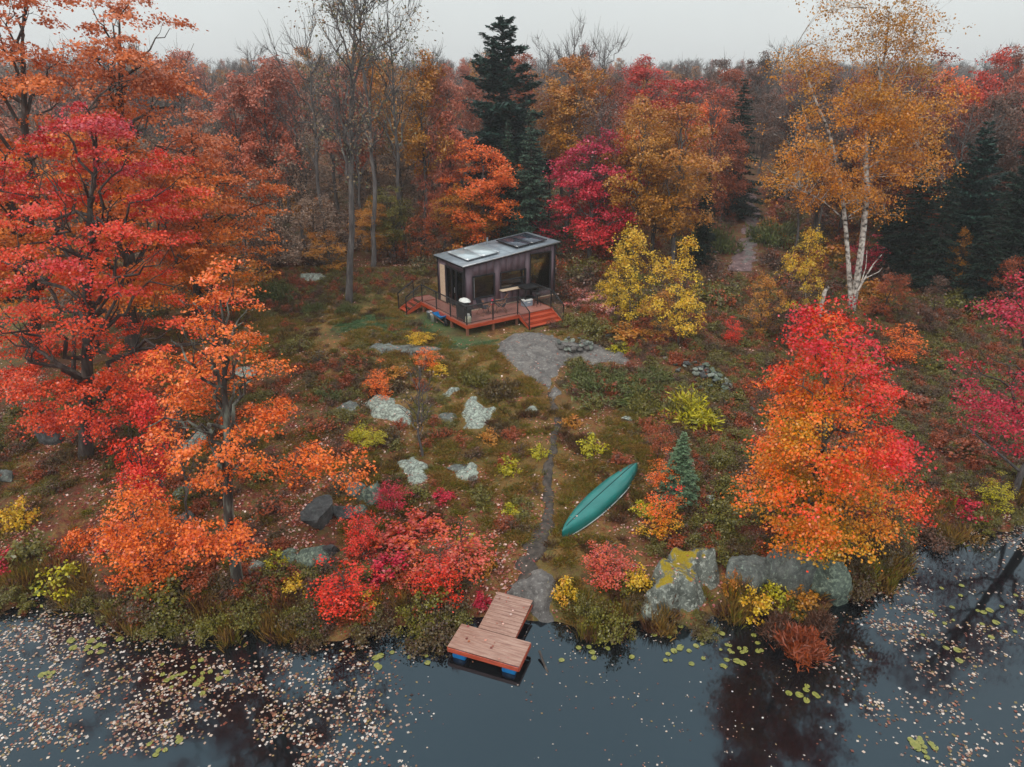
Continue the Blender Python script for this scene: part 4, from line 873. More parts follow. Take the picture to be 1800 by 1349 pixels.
mb = MB(); mb.tube([(.16*math.cos(k*math.pi/6), .16*math.sin(k*math.pi/6), .25) for k in range(13)], .01, 4); mobj('footrest', mb.mesh('footrest', METALB), bs)
cl = empty('cooler', dloc(4.55, 1.1), DTH); tag(cl, 'pale blue grey cooler under the tall black table', 'cooler')
COOLM = plain('cooler_plastic', [(.3, s2l((120,134,150))), (.7, s2l((150,164,178)))], 4, .4, .05, .5)
box('body', -.28, .28, -.18, .18, 0, .3, COOLM, cl, .02); box('lid', -.29, .29, -.19, .19, .302, .37, WHITE, cl, .02); box('handle', -.1, .1, -.21, -.192, .2, .25, WHITE, cl)
pw = at(775, 573); wb = empty('wheelbarrow', (DECK_C[0]+DE2[0]*2.55-.1, DECK_C[1]+DE2[1]*2.55, GZ), DTH+math.pi/2); tag(wb, 'wheelbarrow with a blue tray parked half under the deck', 'wheelbarrow')
V = np.array([[x*s, y*s2, z] for (z, s, s2) in ((.34, .6, .55), (.56, 1, 1)) for (x, y) in ((-.5, -.32), (.4, -.32), (.4, .32), (-.5, .32))]); Vi = V*np.array([.95, .93, 1])+np.array([0, 0, .02])
mobj('tray', np_mesh('tray', np.concatenate([V, Vi]), [[3, 2, 1, 0], [0, 1, 5, 4], [1, 2, 6, 5], [2, 3, 7, 6], [3, 0, 4, 7], [8, 9, 10, 11], [12, 13, 9, 8], [13, 14, 10, 9], [14, 15, 11, 10], [15, 12, 8, 11], [4, 5, 13, 12], [5, 6, 14, 13], [6, 7, 15, 14], [7, 4, 12, 15]], None, BLUE), wb)
V, F_ = lathe([(.06, -.04), (.19, -.05), (.2, 0), (.19, .05), (.06, .04), (.06, -.04)], 16); V = V[:, [0, 2, 1]]+np.array([-.5, 0, .2]); mobj('wheel', np_mesh('wheel', V, F_, None, RUBBER, smooth=True), wb)
for s in (-.2, .2):
    mb = MB(); mb.tube([(-.5, s*.4, .2), (.1, s, .36), (.85, s*1.3, .55)], .02, 5); mobj('handle', mb.mesh('handle', WOODI), wb); box('leg', .28, .32, s-.015, s+.015, 0, .38, METALB, wb)
for (b_, lb, mt, s, aa) in [(3.15, 'white bucket under the deck edge beside the blue wheelbarrow', WHITE, 1.3, -.22), (3.75, 'grey bucket under the deck edge behind the white bucket', ALU, 1.2, -.15)]:
    p = DECK_C+DE2*b_+DE1*aa; bk = empty('bucket', (p[0], p[1], GZ)); tag(bk, lb, 'bucket'); bk.scale = (s, s, s)
    lobj('body', [(.001, .0), (.12, 0), (.15, .32), (.16, .33), (.14, .33), (.12, .05), (.001, .05)], mt, bk); mb = MB(); mb.tube([(.155*math.cos(x), .0+.02, .32+.1*math.sin(x)) for x in np.linspace(0, math.pi, 9)], .006, 4); mobj('handle', mb.mesh('handle', METALB), bk)

# ================================================================== CANOE, upside down on the grass
HULL = plain('canoe_green', [(.3, s2l((24,104,100))), (.7, s2l((34,122,116)))], 1.5, .28, .02, .5)
HULLD = plain('canoe_keel', [(.3, s2l((14,66,64))), (.7, s2l((20,78,76)))], 3, .4, .02, .5)
GUN = plain('canoe_gunwale', [(.3, s2l((160,170,168))), (.7, s2l((196,202,198)))], 3, .4, .02, .5)
pa, pb = at(988, 946), at(1120, 824); mid = (pa+pb)/2; L_ = float(np.linalg.norm(pb[:2]-pa[:2]))
can = empty('canoe', tuple(mid)); can.rotation_euler = (0, -math.atan2(pb[2]-pa[2], L_), math.atan2(pb[1]-pa[1], pb[0]-pa[0])); tag(can, 'dark green canoe lying upside down on the grass', 'canoe')
NS, NA = 41, 17; V = []; keel = []; gl, gr_ = [], []
for i in range(NS):
    s = -1+2*i/(NS-1); x = s*L_/2; wv_ = .44*max(0., 1-abs(s)**2.3)**.8+.012; sheer = .05-.10*abs(s)**3; top = .40-.05*s*s-.14*max(0, abs(s)-.86)**1.2*6
    for j in range(NA):
        a = math.pi*j/(NA-1); ca, sa = math.cos(a), math.sin(a); e = .62
        V.append((x, -wv_*math.copysign(abs(ca)**.75, ca), sheer+(top-sheer)*abs(sa)**e))
    keel.append((x, 0, top+.006)); gl.append((x, -wv_, sheer)); gr_.append((x, wv_, sheer))
ii = np.arange(NS-1)[:, None]*NA+np.arange(NA-1)[None]
mobj('hull', np_mesh('hull', V, np.stack([ii, ii+NA, ii+NA+1, ii+1], -1).reshape(-1, 4), None, HULL, smooth=True), can)
mb = MB(); mb.tube(keel[2:-2], .016, 6); mobj('keel', mb.mesh('keel', HULLD), can)
for g in (gl, gr_): mb = MB(); mb.tube(g, .022, 6); mobj('gunwale', mb.mesh('gunwale', GUN), can)
mb = MB(); mb.tube([(.35, -.46, .06), (.4, -.52, .16), (.55, -.52, .17), (.6, -.46, .06)], .02, 5); mobj('carry_loop', mb.mesh('carry_loop', GUN), can)

# ================================================================== DOCK
WETW = plain('dock_boards', [(.3, s2l((128,88,74))), (.5, s2l((158,120,104))), (.75, s2l((182,150,134)))], 2.5, .28, .15, .55, 0, (.8, 8, 8))
d0 = np.array([-1.76, 14.96]); d1 = np.array([.18, 14.23]); dang = math.atan2(d1[1]-d0[1], d1[0]-d0[0])
dock = empty('floating_dock', (d0[0], d0[1], 0), dang); tag(dock, 'small T shaped wooden dock floating on blue drums', 'dock')
PW, PD, DZ = 2.07, .95, .36
for k in range(7): box('plank', -.01, PW+.01, .012+k*.134, .012+k*.134+.127, DZ-.03, DZ, WETW, dock, .004)
for k in range(11):
    y0 = PD+.02+k*.134; ws = .0 if k else 0; zz_ = DZ+.004+k*.012
    box('plank', .5, 1.62, y0, y0+.127, zz_-.03, zz_, WETW, dock, .004)
for (a0, a1, b0, b1) in ((0, PW, -.022, .004), (-.022, -.0, 0, PD), (PW, PW+.022, 0, PD), (0, .48, PD+.0, PD+.022), (1.64, PW, PD, PD+.022)): box('rim_board', a0, a1, b0, b1, DZ-.17, DZ-.032, CEDAR, dock)
for a0 in (.505, 1.59): box('rim_board', a0, a0+.026, PD+.024, PD+1.48, DZ-.13, DZ-.03, CEDAR, dock)
for (a0, a1) in ((.12, .5), (1.55, 1.98)):
    V, F_ = lathe([(.001, -.45), (.17, -.45), (.19, -.43), (.19, -.16), (.2, -.14), (.19, -.12), (.19, .12), (.2, .14), (.19, .16), (.19, .43), (.17, .45), (.001, .45)], 18)
    V = V[:, [0, 2, 1]]*np.array([1.05, 1, 1])+np.array([(a0+a1)/2, PD/2, .06]); mobj('drum', np_mesh('drum', V, F_[:, ::-1], None, BLUE, smooth=True), dock)
for q in (.5, 1.5): box('joist', q, q+.05, .02, PD-.02, DZ-.14, DZ-.032, POSTW, dock)
sp0 = at(933, 1118); mb = MB(); mb.tube([(.75, 15.0, .16), (.85, 14.7, .05), (1.0, 14.3, -.05)], .035, 6); tag(mobj('branch', mb.mesh('branch', BARK)), 'dark sunken branch in the water right of the dock', 'branch')

print('structures', round(time.time()-T0, 1))
# ================================================================== TREES
# ------------------------------------------------------------------ foreground trees, each grown for its own place
def place_top(px, by, ty):
    p = at(px, by); return p, z_at(px, ty, p[1])-p[2]
def lean_to(p, tx, ty, yy=0.0):
    """how far sideways the top stands from the base"""
    d = ray(tx, ty); return (float(d[0]*p[1]/d[1]-p[0]), yy)
p, hh = place_top(1448, 1003, 532)
tree_obj('maple_tree', p, grow(101, hh, [(.06, .4), (.12, 1.4), (.22, 2.2), (.36, 2.5), (.56, 2.15), (.75, 1.65), (.9, 1.0), (1, .3)], .13, 24, 260, 50000, .08, .42, .42, lean_to(p, 1462, 535), .2, .2, .9, shell=.5, fork=1, bark=BARKL, outer=.5), 'fire', 'maple with yellow lower and fiery red upper leaves on the right shore')
p, hh = place_top(150, 800, 150)
tree_obj('maple_tree', p, grow(102, hh, [(.1, 1.2), (.18, 2.9), (.3, 3.9), (.48, 4.3), (.64, 4.1), (.78, 3.3), (.9, 2.2), (1, .8)], .24, 28, 330, 54000, .088, .48, .34, lean_to(p, 165, 150), .5, .26, .9, fork=2, shell=.5, gap=.6), 'red', 'large red maple filling the left side of the picture')
p, hh = place_top(416, 1034, 452)
ex = []
rs = np.random.default_rng(4)
for k in range(14): ex.append((1.6+2.3*rs.random(), -.4+1.2*rs.random(), hh*(.34+.1*rs.random()), .42, .7))
for k in range(16): ex.append((rs.normal(0, .55), -.9+rs.normal(0, .4), hh*(.2+.1*rs.random()), .42, .8))
for k in range(7): ex.append((1.0+.9*rs.random(), .3, hh*(.5+.1*rs.random()), .42, .7))
tree_obj('maple_tree', p, grow(103, hh, [(.38, .6), (.46, 1.5), (.58, 2.0), (.72, 1.8), (.88, 1.2), (1, .4)], .17, 18, 110, 15000, .08, .38, .4, lean_to(p, 400, 455, .3), .3, .22, .88, extra=ex, fork=1, bark=BARKL, gap=.5), 'orange', 'orange maple with pale patched trunk above the left shore')
p, hh = place_top(268, 1025, 860)
tree_obj('maple_tree', p, grow(104, hh*1.0, [(.1, .6), (.25, 1.3), (.5, 1.5), (.7, 1.1), (1, .3)], .1, 10, 46, 9000, .08, .42, .5, lean_to(p, 205, 870), .2, .3, .9, bark=BARKG), 'orange', 'small orange maple low on the left shore beside yellow green bushes')
p, hh = place_top(238, 930, 700)
tree_obj('maple_tree', p, grow(105, hh, [(.3, .5), (.5, 1.0), (.75, .9), (1, .3)], .06, 9, 30, 5000, .08, .36, .6, lean_to(p, 262, 700), .2, .3, .9), 'scarlet', 'slim crimson young maple standing under the large red maple')
p, hh = place_top(60, 640, -60)
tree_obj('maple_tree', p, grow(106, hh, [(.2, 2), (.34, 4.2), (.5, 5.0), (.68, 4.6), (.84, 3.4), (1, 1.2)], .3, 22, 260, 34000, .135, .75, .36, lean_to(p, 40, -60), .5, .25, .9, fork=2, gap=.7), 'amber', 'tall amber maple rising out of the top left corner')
p, hh = place_top(232, 610, -30)
tree_obj('maple_tree', p, grow(107, hh, [(.16, 2), (.3, 4.6), (.42, 4.9), (.56, 4.0), (.7, 3.2), (.85, 2.6), (1, 1.0)], .3, 24, 260, 34000, .13, .7, .34, lean_to(p, 205, -30), .5, .25, .92, fork=2, gap=.7), 'amber', 'tall maple fading from orange to dusky brown with painted mist at its top upper left')
p, hh = place_top(345, 560, 190)
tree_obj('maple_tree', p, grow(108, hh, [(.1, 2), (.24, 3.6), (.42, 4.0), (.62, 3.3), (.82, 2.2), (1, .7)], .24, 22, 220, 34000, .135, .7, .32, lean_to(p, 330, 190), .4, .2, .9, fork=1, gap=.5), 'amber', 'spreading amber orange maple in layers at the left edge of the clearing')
p, hh = place_top(1848, 900, 470)
tree_obj('maple_tree', p, grow(109, hh, [(.3, 1.1), (.42, 1.9), (.6, 2.2), (.8, 1.8), (1, .6)], .2, 16, 90, 12000, .085, .55, .5, lean_to(p, 1822, 470), .5, .25, .9, gap=.5), 'crimson', 'crimson maple at the right edge of the picture')
# leaning grey trunk at the right edge
p = at(1782, 872); mb = MB(); mb.tube([(0, 0, -.2), (.15, .2, .9), (.5, .3, 2.0), (.8, .5, 3.4)], [.13, .11, .09, .05], 7); mb.tube([(.15, .2, .9), (-.9, .6, 1.7), (-2.0, 1.2, 2.5)], [.06, .04, .015], 5); mb.tube([(.5, .3, 2), (.2, .6, 3.2)], [.04, .015], 5)
e = empty('dead_tree', tuple(p)); tag(e, 'leaning grey dead trunk at the right edge above the yellow sapling', 'tree'); mobj('trunk', mb.mesh('trunk', BARKG), e)

# paper birch: two crooked white stems
p, hh = place_top(1497, 545, -15); Y_ = p[1]; dpt = depth(p)
def stem(pts, r0, r1, mb, sides=8):
    W = np.array([[(px-900)/FPX*depth(np.array([0, Y_, z_at(px, py, Y_)]))-p[0], oy, z_at(px, py, Y_)-p[2]] for (px, py, oy) in pts]); n_ = len(W)
    tt_ = np.linspace(0, 1, n_); ts_ = np.linspace(0, 1, n_*4); W2 = np.stack([np.interp(ts_, tt_, W[:, k]) for k in range(3)], 1)
    for _ in range(2): W2[1:-1] = (W2[:-2]+2*W2[1:-1]+W2[2:])/4
    mb.tube(W2, np.linspace(r0, r1, len(W2)), sides); return W2
mb = MB(); S1 = stem([(1497, 552, 0), (1510, 470, 0), (1520, 400, .1), (1526, 330, .1), (1522, 265, .1), (1530, 225, .2), (1545, 190, .2), (1556, 140, .4), (1566, 80, .5), (1572, 20, .5)], .19, .03, mb)
S2 = stem([(1497, 552, 0), (1494, 460, .2), (1490, 380, .4), (1484, 310, .6), (1468, 235, .7), (1445, 180, .8), (1425, 120, .9), (1412, 80, 1)], .14, .02, mb)
S3 = stem([(1526, 250, .1), (1540, 160, -.6), (1520, 90, -1.2), (1500, 20, -1.4)], .07, .015, mb, 6); S4 = stem([(1545, 190, .2), (1590, 120, .5), (1620, 60, .8)], .06, .015, mb, 6)
S5 = stem([(1490, 390, .4), (1440, 350, -.5), (1395, 330, -1)], .05, .015, mb, 5); S6 = stem([(1522, 300, .1), (1580, 270, .6), (1630, 260, 1)], .05, .015, mb, 5)
rng = np.random.default_rng(12); AP = np.concatenate([S1[14:], S2[10:], S3, S4, S5, S6])
crown_def = [(1440, 300, 60, 45, 0), (1400, 310, 45, 40, -.5), (1420, 255, 50, 40, -.5), (1480, 340, 70, 40, -1), (1540, 350, 50, 40, 1), (1560, 290, 60, 55, 0), (1590, 250, 55, 50, .5), (1540, 220, 70, 50, -1), (1500, 180, 60, 50, 0), (1570, 170, 70, 55, .5), (1610, 200, 50, 50, 0), (1540, 110, 70, 50, 0), (1600, 100, 60, 50, .5), (1500, 60, 55, 40, -.5), (1570, 40, 70, 40, 0), (1630, 50, 40, 40, 0), (1430, 140, 45, 40, .8), (1400, 110, 35, 30, .8), (1450, 90, 40, 30, .5), (1530, 10, 60, 25, 0), (1620, 290, 40, 30, .5), (1460, 20, 30, 25, -.5)]
CC = []; CW = []
for (px, py, rx_, ry_, oy) in crown_def:
    for k in range(9):
        yy = oy+rng.normal(0, .9); z = z_at(px, py+rng.normal(0, ry_*.5), Y_+yy); dd_ = depth(np.array([0, Y_+yy, z])); CC.append(((px-900+rng.normal(0, rx_*.5))/FPX*dd_-p[0], yy, z-p[2])); CW.append(rx_*ry_*(1 if py > 130 else .5))
CC = np.array(CC); CW = np.array(CW)
for c in CC:
    j = int(np.argmin(np.linalg.norm(AP-c, axis=1)+np.maximum(AP[:, 2]-c[2], 0))); mb.tube(bez(AP[j], (AP[j]+c)/2+np.array([0, 0, .25]), c, 5), np.linspace(.022, .006, 5), 3)
    for k in range(3): mb.tube([c, c+rng.normal(0, .35, 3)+np.array([0, 0, .1]), c+rng.normal(0, .5, 3)+np.array([0, 0, .1])], [.007, .006, .004], 3)
idx = np.repeat(np.arange(len(CC)), rng.multinomial(40000, CW/CW.sum())); M = len(idx)
sb = rng.normal(0, .45, (len(CC), 6, 3)); sj = rng.integers(0, 6, M); P_ = CC[idx]+(sb[idx, sj]+rng.normal(0, .22, (M, 3)))*np.array([1, 1, .75])
Vv, Ff, var = leaves_np(rng, P_, rng.normal(0, .6, (M, 3))+np.array([0, -.2, .5]), .105, rng.random(len(CC))[idx]*.7+rng.random((len(CC), 6))[idx, sj]*.3, np.clip(P_[:, 2]/hh, 0, 1))
e = empty('birch_tree', tuple(p)); tag(e, 'tall birch with two crooked white stems and golden brown leaves', 'tree'); mobj('trunk', mb.mesh('trunk', BIRCHB), e); c = mobj('crown', np_mesh('crown', Vv, Ff, None, LEAF['birch'], var), e)
# broken white birch snags
def snag(px, by, pts, r, label):
    p = at(px, by); dd_ = depth(p); mb = MB()
    for br_ in pts: mb.tube([((q[0]-900)/FPX*depth(np.array([0, p[1], z_at(q[0], q[1], p[1])]))-p[0], 0, z_at(q[0], q[1], p[1])-p[2]) for q in br_[0]], np.linspace(br_[1], br_[2], len(br_[0])), 6)
    e = empty('birch_snag', tuple(p)); tag(e, label, 'dead tree'); mobj('trunk', mb.mesh('trunk', BIRCHB), e)
snag(1496, 548, [([(1496, 552), (1503, 520), (1508, 490), (1513, 455), (1516, 425)], .1, .02), ([(1503, 520), (1520, 490), (1535, 465), (1550, 448)], .07, .015), ([(1513, 500), (1522, 470), (1524, 440)], .04, .012), ([(1505, 510), (1494, 480), (1492, 452)], .03, .01), ([(1520, 490), (1545, 478), (1552, 470)], .03, .01)], .1, 'broken white birch with forked dead branches behind the fiery maple')
snag(1440, 566, [([(1438, 570), (1443, 540), (1450, 512), (1456, 504)], .13, .1)], .1, 'short snapped white birch stump left of the forked dead birch')
snag(1418, 560, [([(1418, 566), (1417, 530), (1415, 505)], .035, .02)], .1, 'thin pale dead stem beside the snapped birch stump')

print('heroes', round(time.time()-T0, 1))
# ------------------------------------------------------------------ tree kinds shared by the forest
LIB = {}
def lib(kind, Hn, Rn, meshes): LIB.setdefault(kind, []).append((Hn, Rn, meshes))
for k in range(2):
    lib('maple', 10, 3, grow(300+k, 10, [(.16, 1.2), (.3, 2.6), (.46, 3), (.64, 2.6), (.82, 1.7), (1, .5)], .16, 16, 120, 17000, .135, .62, .5, (.2, .1), .5, .24, .9, fork=1, gap=.4, bark=BARKG))
    lib('oval', 11, 2.6, grow(310+k, 11, [(.24, .8), (.36, 2), (.55, 2.5), (.74, 2.3), (.9, 1.5), (1, .5)], .15, 16, 120, 16000, .135, .55, .7, (.1, .1), .4, .3, .92, fork=1, gap=.3, bark=BARKG))
    lib('tall', 14, 2.4, grow(320+k, 14, [(.42, .7), (.55, 1.7), (.7, 2.3), (.84, 2.0), (.95, 1.2), (1, .5)], .16, 16, 100, 12000, .15, .6, .65, (.1, .1), .6, .22, .94, fork=1, gap=.4, bark=BARKG, twigs=60))
    lib('sparse', 13, 2.4, grow(330+k, 13, [(.3, 1.2), (.5, 2.0), (.7, 2.2), (.88, 1.6), (1, .7)], .13, 16, 80, 3400, .15, .7, .8, (.1, .2), .6, .26, .95, fork=3, twigs=260, bark=BARKG))
    lib('bare', 15, 2.8, grow(340+k, 15, [(.45, 1.2), (.65, 2.8), (.85, 2.9), (1, 1.8)], .17, 12, 40, 0, .1, .5, .5, (.1, .1), .6, .2, .97, fork=3, twigs=380, bark=BARKG, limb0=.4))
    lib('sapling', 5, 1.5, grow(350+k, 5, [(.06, .6), (.2, 1.2), (.45, 1.4), (.7, 1.0), (.9, .5), (1, .15)], .05, 14, 80, 5000, .085, .3, .7, (.1, 0), .3, .25, .95, gap=.4))
    lib('young', 4, .8, grow(360+k, 4, [(.1, .3), (.25, .7), (.5, .75), (.75, .5), (1, .1)], .035, 10, 44, 2600, .075, .26, .7, (.1, 0), .3, .2, .95, gap=.3))
    lib('spruce', 12, 2.5, conifer(370+k, 12, 2.5, .16, 36, 9, 20000, .25, .34))
lib('pine', 14, 3.0, conifer(380, 14, 3.0, .24, 30, 8, 42000, .26, .5, base=.14, pine=True, power=.62, irr=.35))
lib('pine', 14, 3.0, conifer(381, 14, 3.0, .24, 30, 8, 36000, .27, .48, base=.06, pine=True, power=.7, irr=.4))
rt = random.Random(77); KN = {'maple': 'maple_tree', 'oval': 'broadleaf_tree', 'tall': 'forest_tree', 'sparse': 'forest_tree', 'bare': 'bare_tree', 'sapling': 'sapling', 'young': 'young_maple', 'spruce': 'spruce_tree', 'pine': 'pine_tree'}
OCC = []
def put(kind, bx, by, ty, wpx, scheme, label, group=None, var=None, bark=None, pt=None):
    p = at(bx, by) if pt is None else pt
    d_ = ray(bx, (ty+by)/2); p = np.array([d_[0]*p[1]/d_[1], p[1], 0]); p[2] = h1(p[0], p[1])
    hh = z_at(bx, ty, p[1])-p[2]; wd = wpx/FPX*depth(p)
    v = LIB[kind][rt.randrange(len(LIB[kind])) if var is None else var]; s = wd/2/v[1]
    OCC.append((p[0], p[1])); return tree_obj(KN[kind], p, v[2], scheme, label, group, (s, s, hh/v[0]), rt.uniform(0, 6.28), bark=bark, cat='tree')
put('pine', 885, 420, 26, 200, 'pine', 'big dark green pine towering behind the cabin', var=0)
put('spruce', 934, 450, 188, 112, 'greyspruce', 'dark spruce in front of the big pine', var=0)
put('spruce', 893, 442, 205, 70, 'spruce', 'slimmer spruce half hidden left of the dark spruce', var=1)
put('maple', 848, 450, 243, 140, 'orange', 'orange maple left of the dark spruce')
put('oval', 822, 452, 320, 110, 'gold', 'low golden tree right behind the cabin roof')
put('sapling', 890, 440, 345, 80, 'gold', 'golden sapling at the foot of the dark spruce')
put('tall', 1000, 420, 132, 120, 'gold', 'tall golden tree with many stems right of the big pine')
put('tall', 965, 400, 165, 70, 'gold', 'golden brown tree squeezed between pine and tall golden tree')
put('oval', 1060, 405, 160, 90, 'rust', 'rust orange tree behind the pink red maple')
put('maple', 1040, 462, 228, 160, 'pink', 'pink red maple with an orange skirt right of the cabin', var=0)
put('oval', 1155, 452, 205, 130, 'gold', 'golden orange tree behind the yellow saplings', var=0)
put('oval', 1105, 445, 225, 100, 'orange', 'orange tree between the pink red maple and the golden one', var=1)
put('tall', 1130, 345, 100, 110, 'duskred', 'bright red treetop breaking the skyline above the golden trees', var=0)
put('tall', 1200, 352, 128, 130, 'duskred', 'second bright red tree just right of the skyline red tree', var=1)
put('oval', 1080, 372, 140, 90, 'rust', 'dull orange tree below the leafless skyline trees')
put('tall', 1245, 375, 172, 80, 'orange', 'orange tree right of the bright red pair')
put('oval', 1225, 430, 250, 80, 'rust', 'rust coloured tree right of the golden orange tree')
put('bare', 1006, 372, 38, 90, None, 'leafless skyline tree just right of the big pine', var=0)
put('bare', 1052, 372, 62, 80, None, 'leafless skyline tree left of the bright red treetop', var=1)
put('spruce', 1068, 425, 190, 40, 'spruce', 'narrow spruce tip above the pink red maple')
put('spruce', 1238, 470, 300, 60, 'darkconifer', 'small dark spruce left of the forest trail')
put('sapling', 1115, 568, 378, 105, 'yellow', 'bright yellow sapling nearest the cabin', var=0)
put('sapling', 1200, 610, 424, 110, 'yellow', 'second yellow sapling right of the one nearest the cabin', var=1)
put('sapling', 1085, 560, 440, 70, 'yellow', 'short yellow sapling left of the bright yellow one')
put('sapling', 1160, 600, 500, 80, 'gold', 'low golden sapling between the two yellow saplings')
put('sapling', 1416, 560, 385, 75, 'yellow', 'yellow sapling left of the white birch')
put('sapling', 1345, 590, 470, 80, 'gold', 'sparse golden sapling left of the fiery maple top')
put('sapling', 1385, 600, 500, 90, 'brown', 'brown sapling directly behind the fiery maple')
put('oval', 1590, 440, 95, 160, 'rust', 'rust orange tree behind the birch crown', var=0)
put('maple', 1660, 400, 120, 130, 'orange', 'orange maple right of the birch crown')
put('maple', 1725, 410, 88, 140, 'duskred', 'red orange maple at the upper right skyline')
put('maple', 1790, 420, 84, 130, 'coral', 'coral red maple in the upper right corner')
put('oval', 1500, 420, 130, 120, 'rust', 'dull rust tree behind the left half of the birch')
put('pine', 1705, 505, 215, 165, 'pine', 'large nearly black conifer on the right', var=1)
put('spruce', 1612, 490, 250, 110, 'darkconifer', 'dark spruce between the birch and the large black conifer')
put('pine', 1800, 530, 230, 150, 'darkconifer', 'black conifer cut by the right edge', var=0)
put('spruce', 1655, 520, 290, 90, 'darkconifer', 'dark spruce in front of the large black conifer')
put('spruce', 1745, 545, 330, 110, 'darkconifer', 'lower dark spruce between the two black conifers')
put('spruce', 1570, 480, 330, 80, 'darkconifer', 'small dark spruce close behind the birch')
put('sapling', 1680, 520, 405, 70, 'gold', 'sparse golden sapling in front of the large black conifer')
put('sapling', 1760, 560, 440, 70, 'rust', 'rust sapling in front of the conifers at the right')
put('sapling', 1560, 560, 470, 80, 'rust', 'rust sapling right of the forked dead birch')
put('sapling', 1640, 590, 490, 90, 'brown', 'brown sapling on the slope below the dark spruces')
# tall half bare tree in the clearing
p, hh = place_top(614, 532, -45)
tree_obj('half_bare_tree', p, grow(401, hh, [(.42, .8), (.55, 2.2), (.7, 2.8), (.85, 3.4), (1, 2.6)], .2, 13, 60, 3200, .13, .8, .8, lean_to(p, 615, -45), .4, .24, .97, fork=3, twigs=420, bark=BARKG, limb0=.36), 'dusky', 'tall slender half bare tree standing in the clearing')
put('bare', 640, 470, -30, 150, None, 'leafless tall tree right behind the half bare clearing tree', var=1)
put('bare', 700, 455, 0, 130, None, 'leafless tall tree left of the dull orange crown', var=0)
put('bare', 560, 460, 30, 130, None, 'leafless tall tree left behind the half bare clearing tree', var=0)
put('tall', 740, 445, 92, 105, 'gold', 'dull orange tall tree midway between clearing tree and pine')
put('tall', 472, 455, 104, 120, 'coral', 'coral tree with grey trunks at the left of the clearing')
put('tall', 425, 460, 130, 100, 'coral', 'pale coral tree beside the spreading amber maple')
put('tall', 790, 440, 118, 80, 'coral', 'coral tree just left of the big pine')
put('maple', 778, 436, 200, 90, 'coral', 'lower coral red tree left of the big pine')
put('sparse', 520, 455, 150, 110, 'beige', 'thin beige leaved tree right of the coral tree')
put('oval', 690, 458, 330, 90, 'olive', 'olive leaved understory tree behind the clearing')
put('oval', 655, 462, 350, 70, 'gold', 'golden understory tree behind the clearing tree trunk')
put('sapling', 480, 470, 300, 110, 'beige', 'beige leaved sapling at the left end of the clearing')
put('sapling', 545, 470, 330, 100, 'beige', 'beige leaved sapling left of the clearing tree trunk')
put('sapling', 740, 465, 370, 90, 'rust', 'rust leaved sapling left of the cabin')
put('sapling', 580, 475, 400, 90, 'gold', 'low golden sapling left of the clearing tree trunk')
put('sapling', 440, 480, 380, 90, 'brown', 'brown sapling beside the spreading amber maple')
# small saplings in the foreground
put('young', 664, 702, 632, 52, 'orange', 'orange young maple above the rounded lichen rock', var=0)
put('young', 752, 650, 598, 40, 'orange', 'pale orange young maple below the green grass')
put('young', 632, 985, 868, 62, 'scarlet', 'narrow scarlet young maple among the left shrubs', var=1)
put('young', 600, 1080, 975, 100, 'scarlet', 'bushy scarlet young maple close to the left shore', var=0)
put('young', 800, 1030, 905, 110, 'mixed', 'red and orange young maple left of the dock', var=1)
put('young', 768, 1050, 960, 80, 'scarlet', 'scarlet young maple left of the dock walkway', var=0)
put('young', 1166, 945, 842, 74, 'fire', 'round vivid orange young maple right of the canoe', var=0)
put('young', 1072, 1030, 945, 84, 'mixed', 'red and orange young maple by the shore below the canoe', var=1)
put('young', 1160, 815, 690, 50, 'rust', 'thin rust red sapling left of the small blue green spruce')
put('young', 1170, 870, 790, 60, 'orange', 'thin orange sapling above the vivid orange young maple')
put('young', 1592, 640, 555, 70, 'orange', 'orange young maple right of the fiery maple top')
put('young', 1290, 605, 548, 40, 'scarlet', 'small red young maple behind the rock pile')
put('young', 1752, 892, 832, 56, 'lime', 'bright yellow young sapling on the right shore')
put('young', 962, 450, 340, 70, 'crimson', 'small crimson maple close behind the cabin roof')
put('young', 1525, 490, 400, 60, 'crimson', 'crimson young maple at the foot of the birch')
put('young', 738, 606, 580, 44, 'yellow', 'small yellow sapling at the edge of the green grass')
put('young', 690, 900, 830, 50, 'crimson', 'small dark red sapling above the shrubs left of the path')
put('young', 655, 790, 745, 40, 'lime', 'small yellow green sapling left of the thin grey tree')
put('spruce', 1196, 880, 758, 84, 'bluespruce', 'small blue green spruce right of the canoe', var=0)
# thin leafless tree mid left
p, hh = place_top(742, 800, 640)
tree_obj('bare_sapling', p, grow(402, hh, [(.2, .4), (.5, .8), (.8, .7), (1, .3)], .05, 14, 30, 160, .09, .4, .8, (0, 0), .3, .3, .97, fork=3, twigs=160, bark=BARKG, twig_r=.008), 'beige', 'thin grey leafless sapling left of the big lichen rock')
for (px, by, ty, lb, sd_) in [(335, 930, 700, 'thin grey leafless stems left of the orange maple trunk', 403), (300, 905, 780, 'second clump of thin leafless stems under the large red maple', 404)]:
    p, hh = place_top(px, by, ty); tree_obj('bare_sapling', p, grow(sd_, hh, [(.3, .3), (.6, .8), (1, .4)], .045, 12, 20, 60, .09, .4, .8, (0, 0), .4, .4, .97, fork=3, twigs=100, bark=BARKG, twig_r=.008), 'rust', lb)
print('placed', round(time.time()-T0, 1))

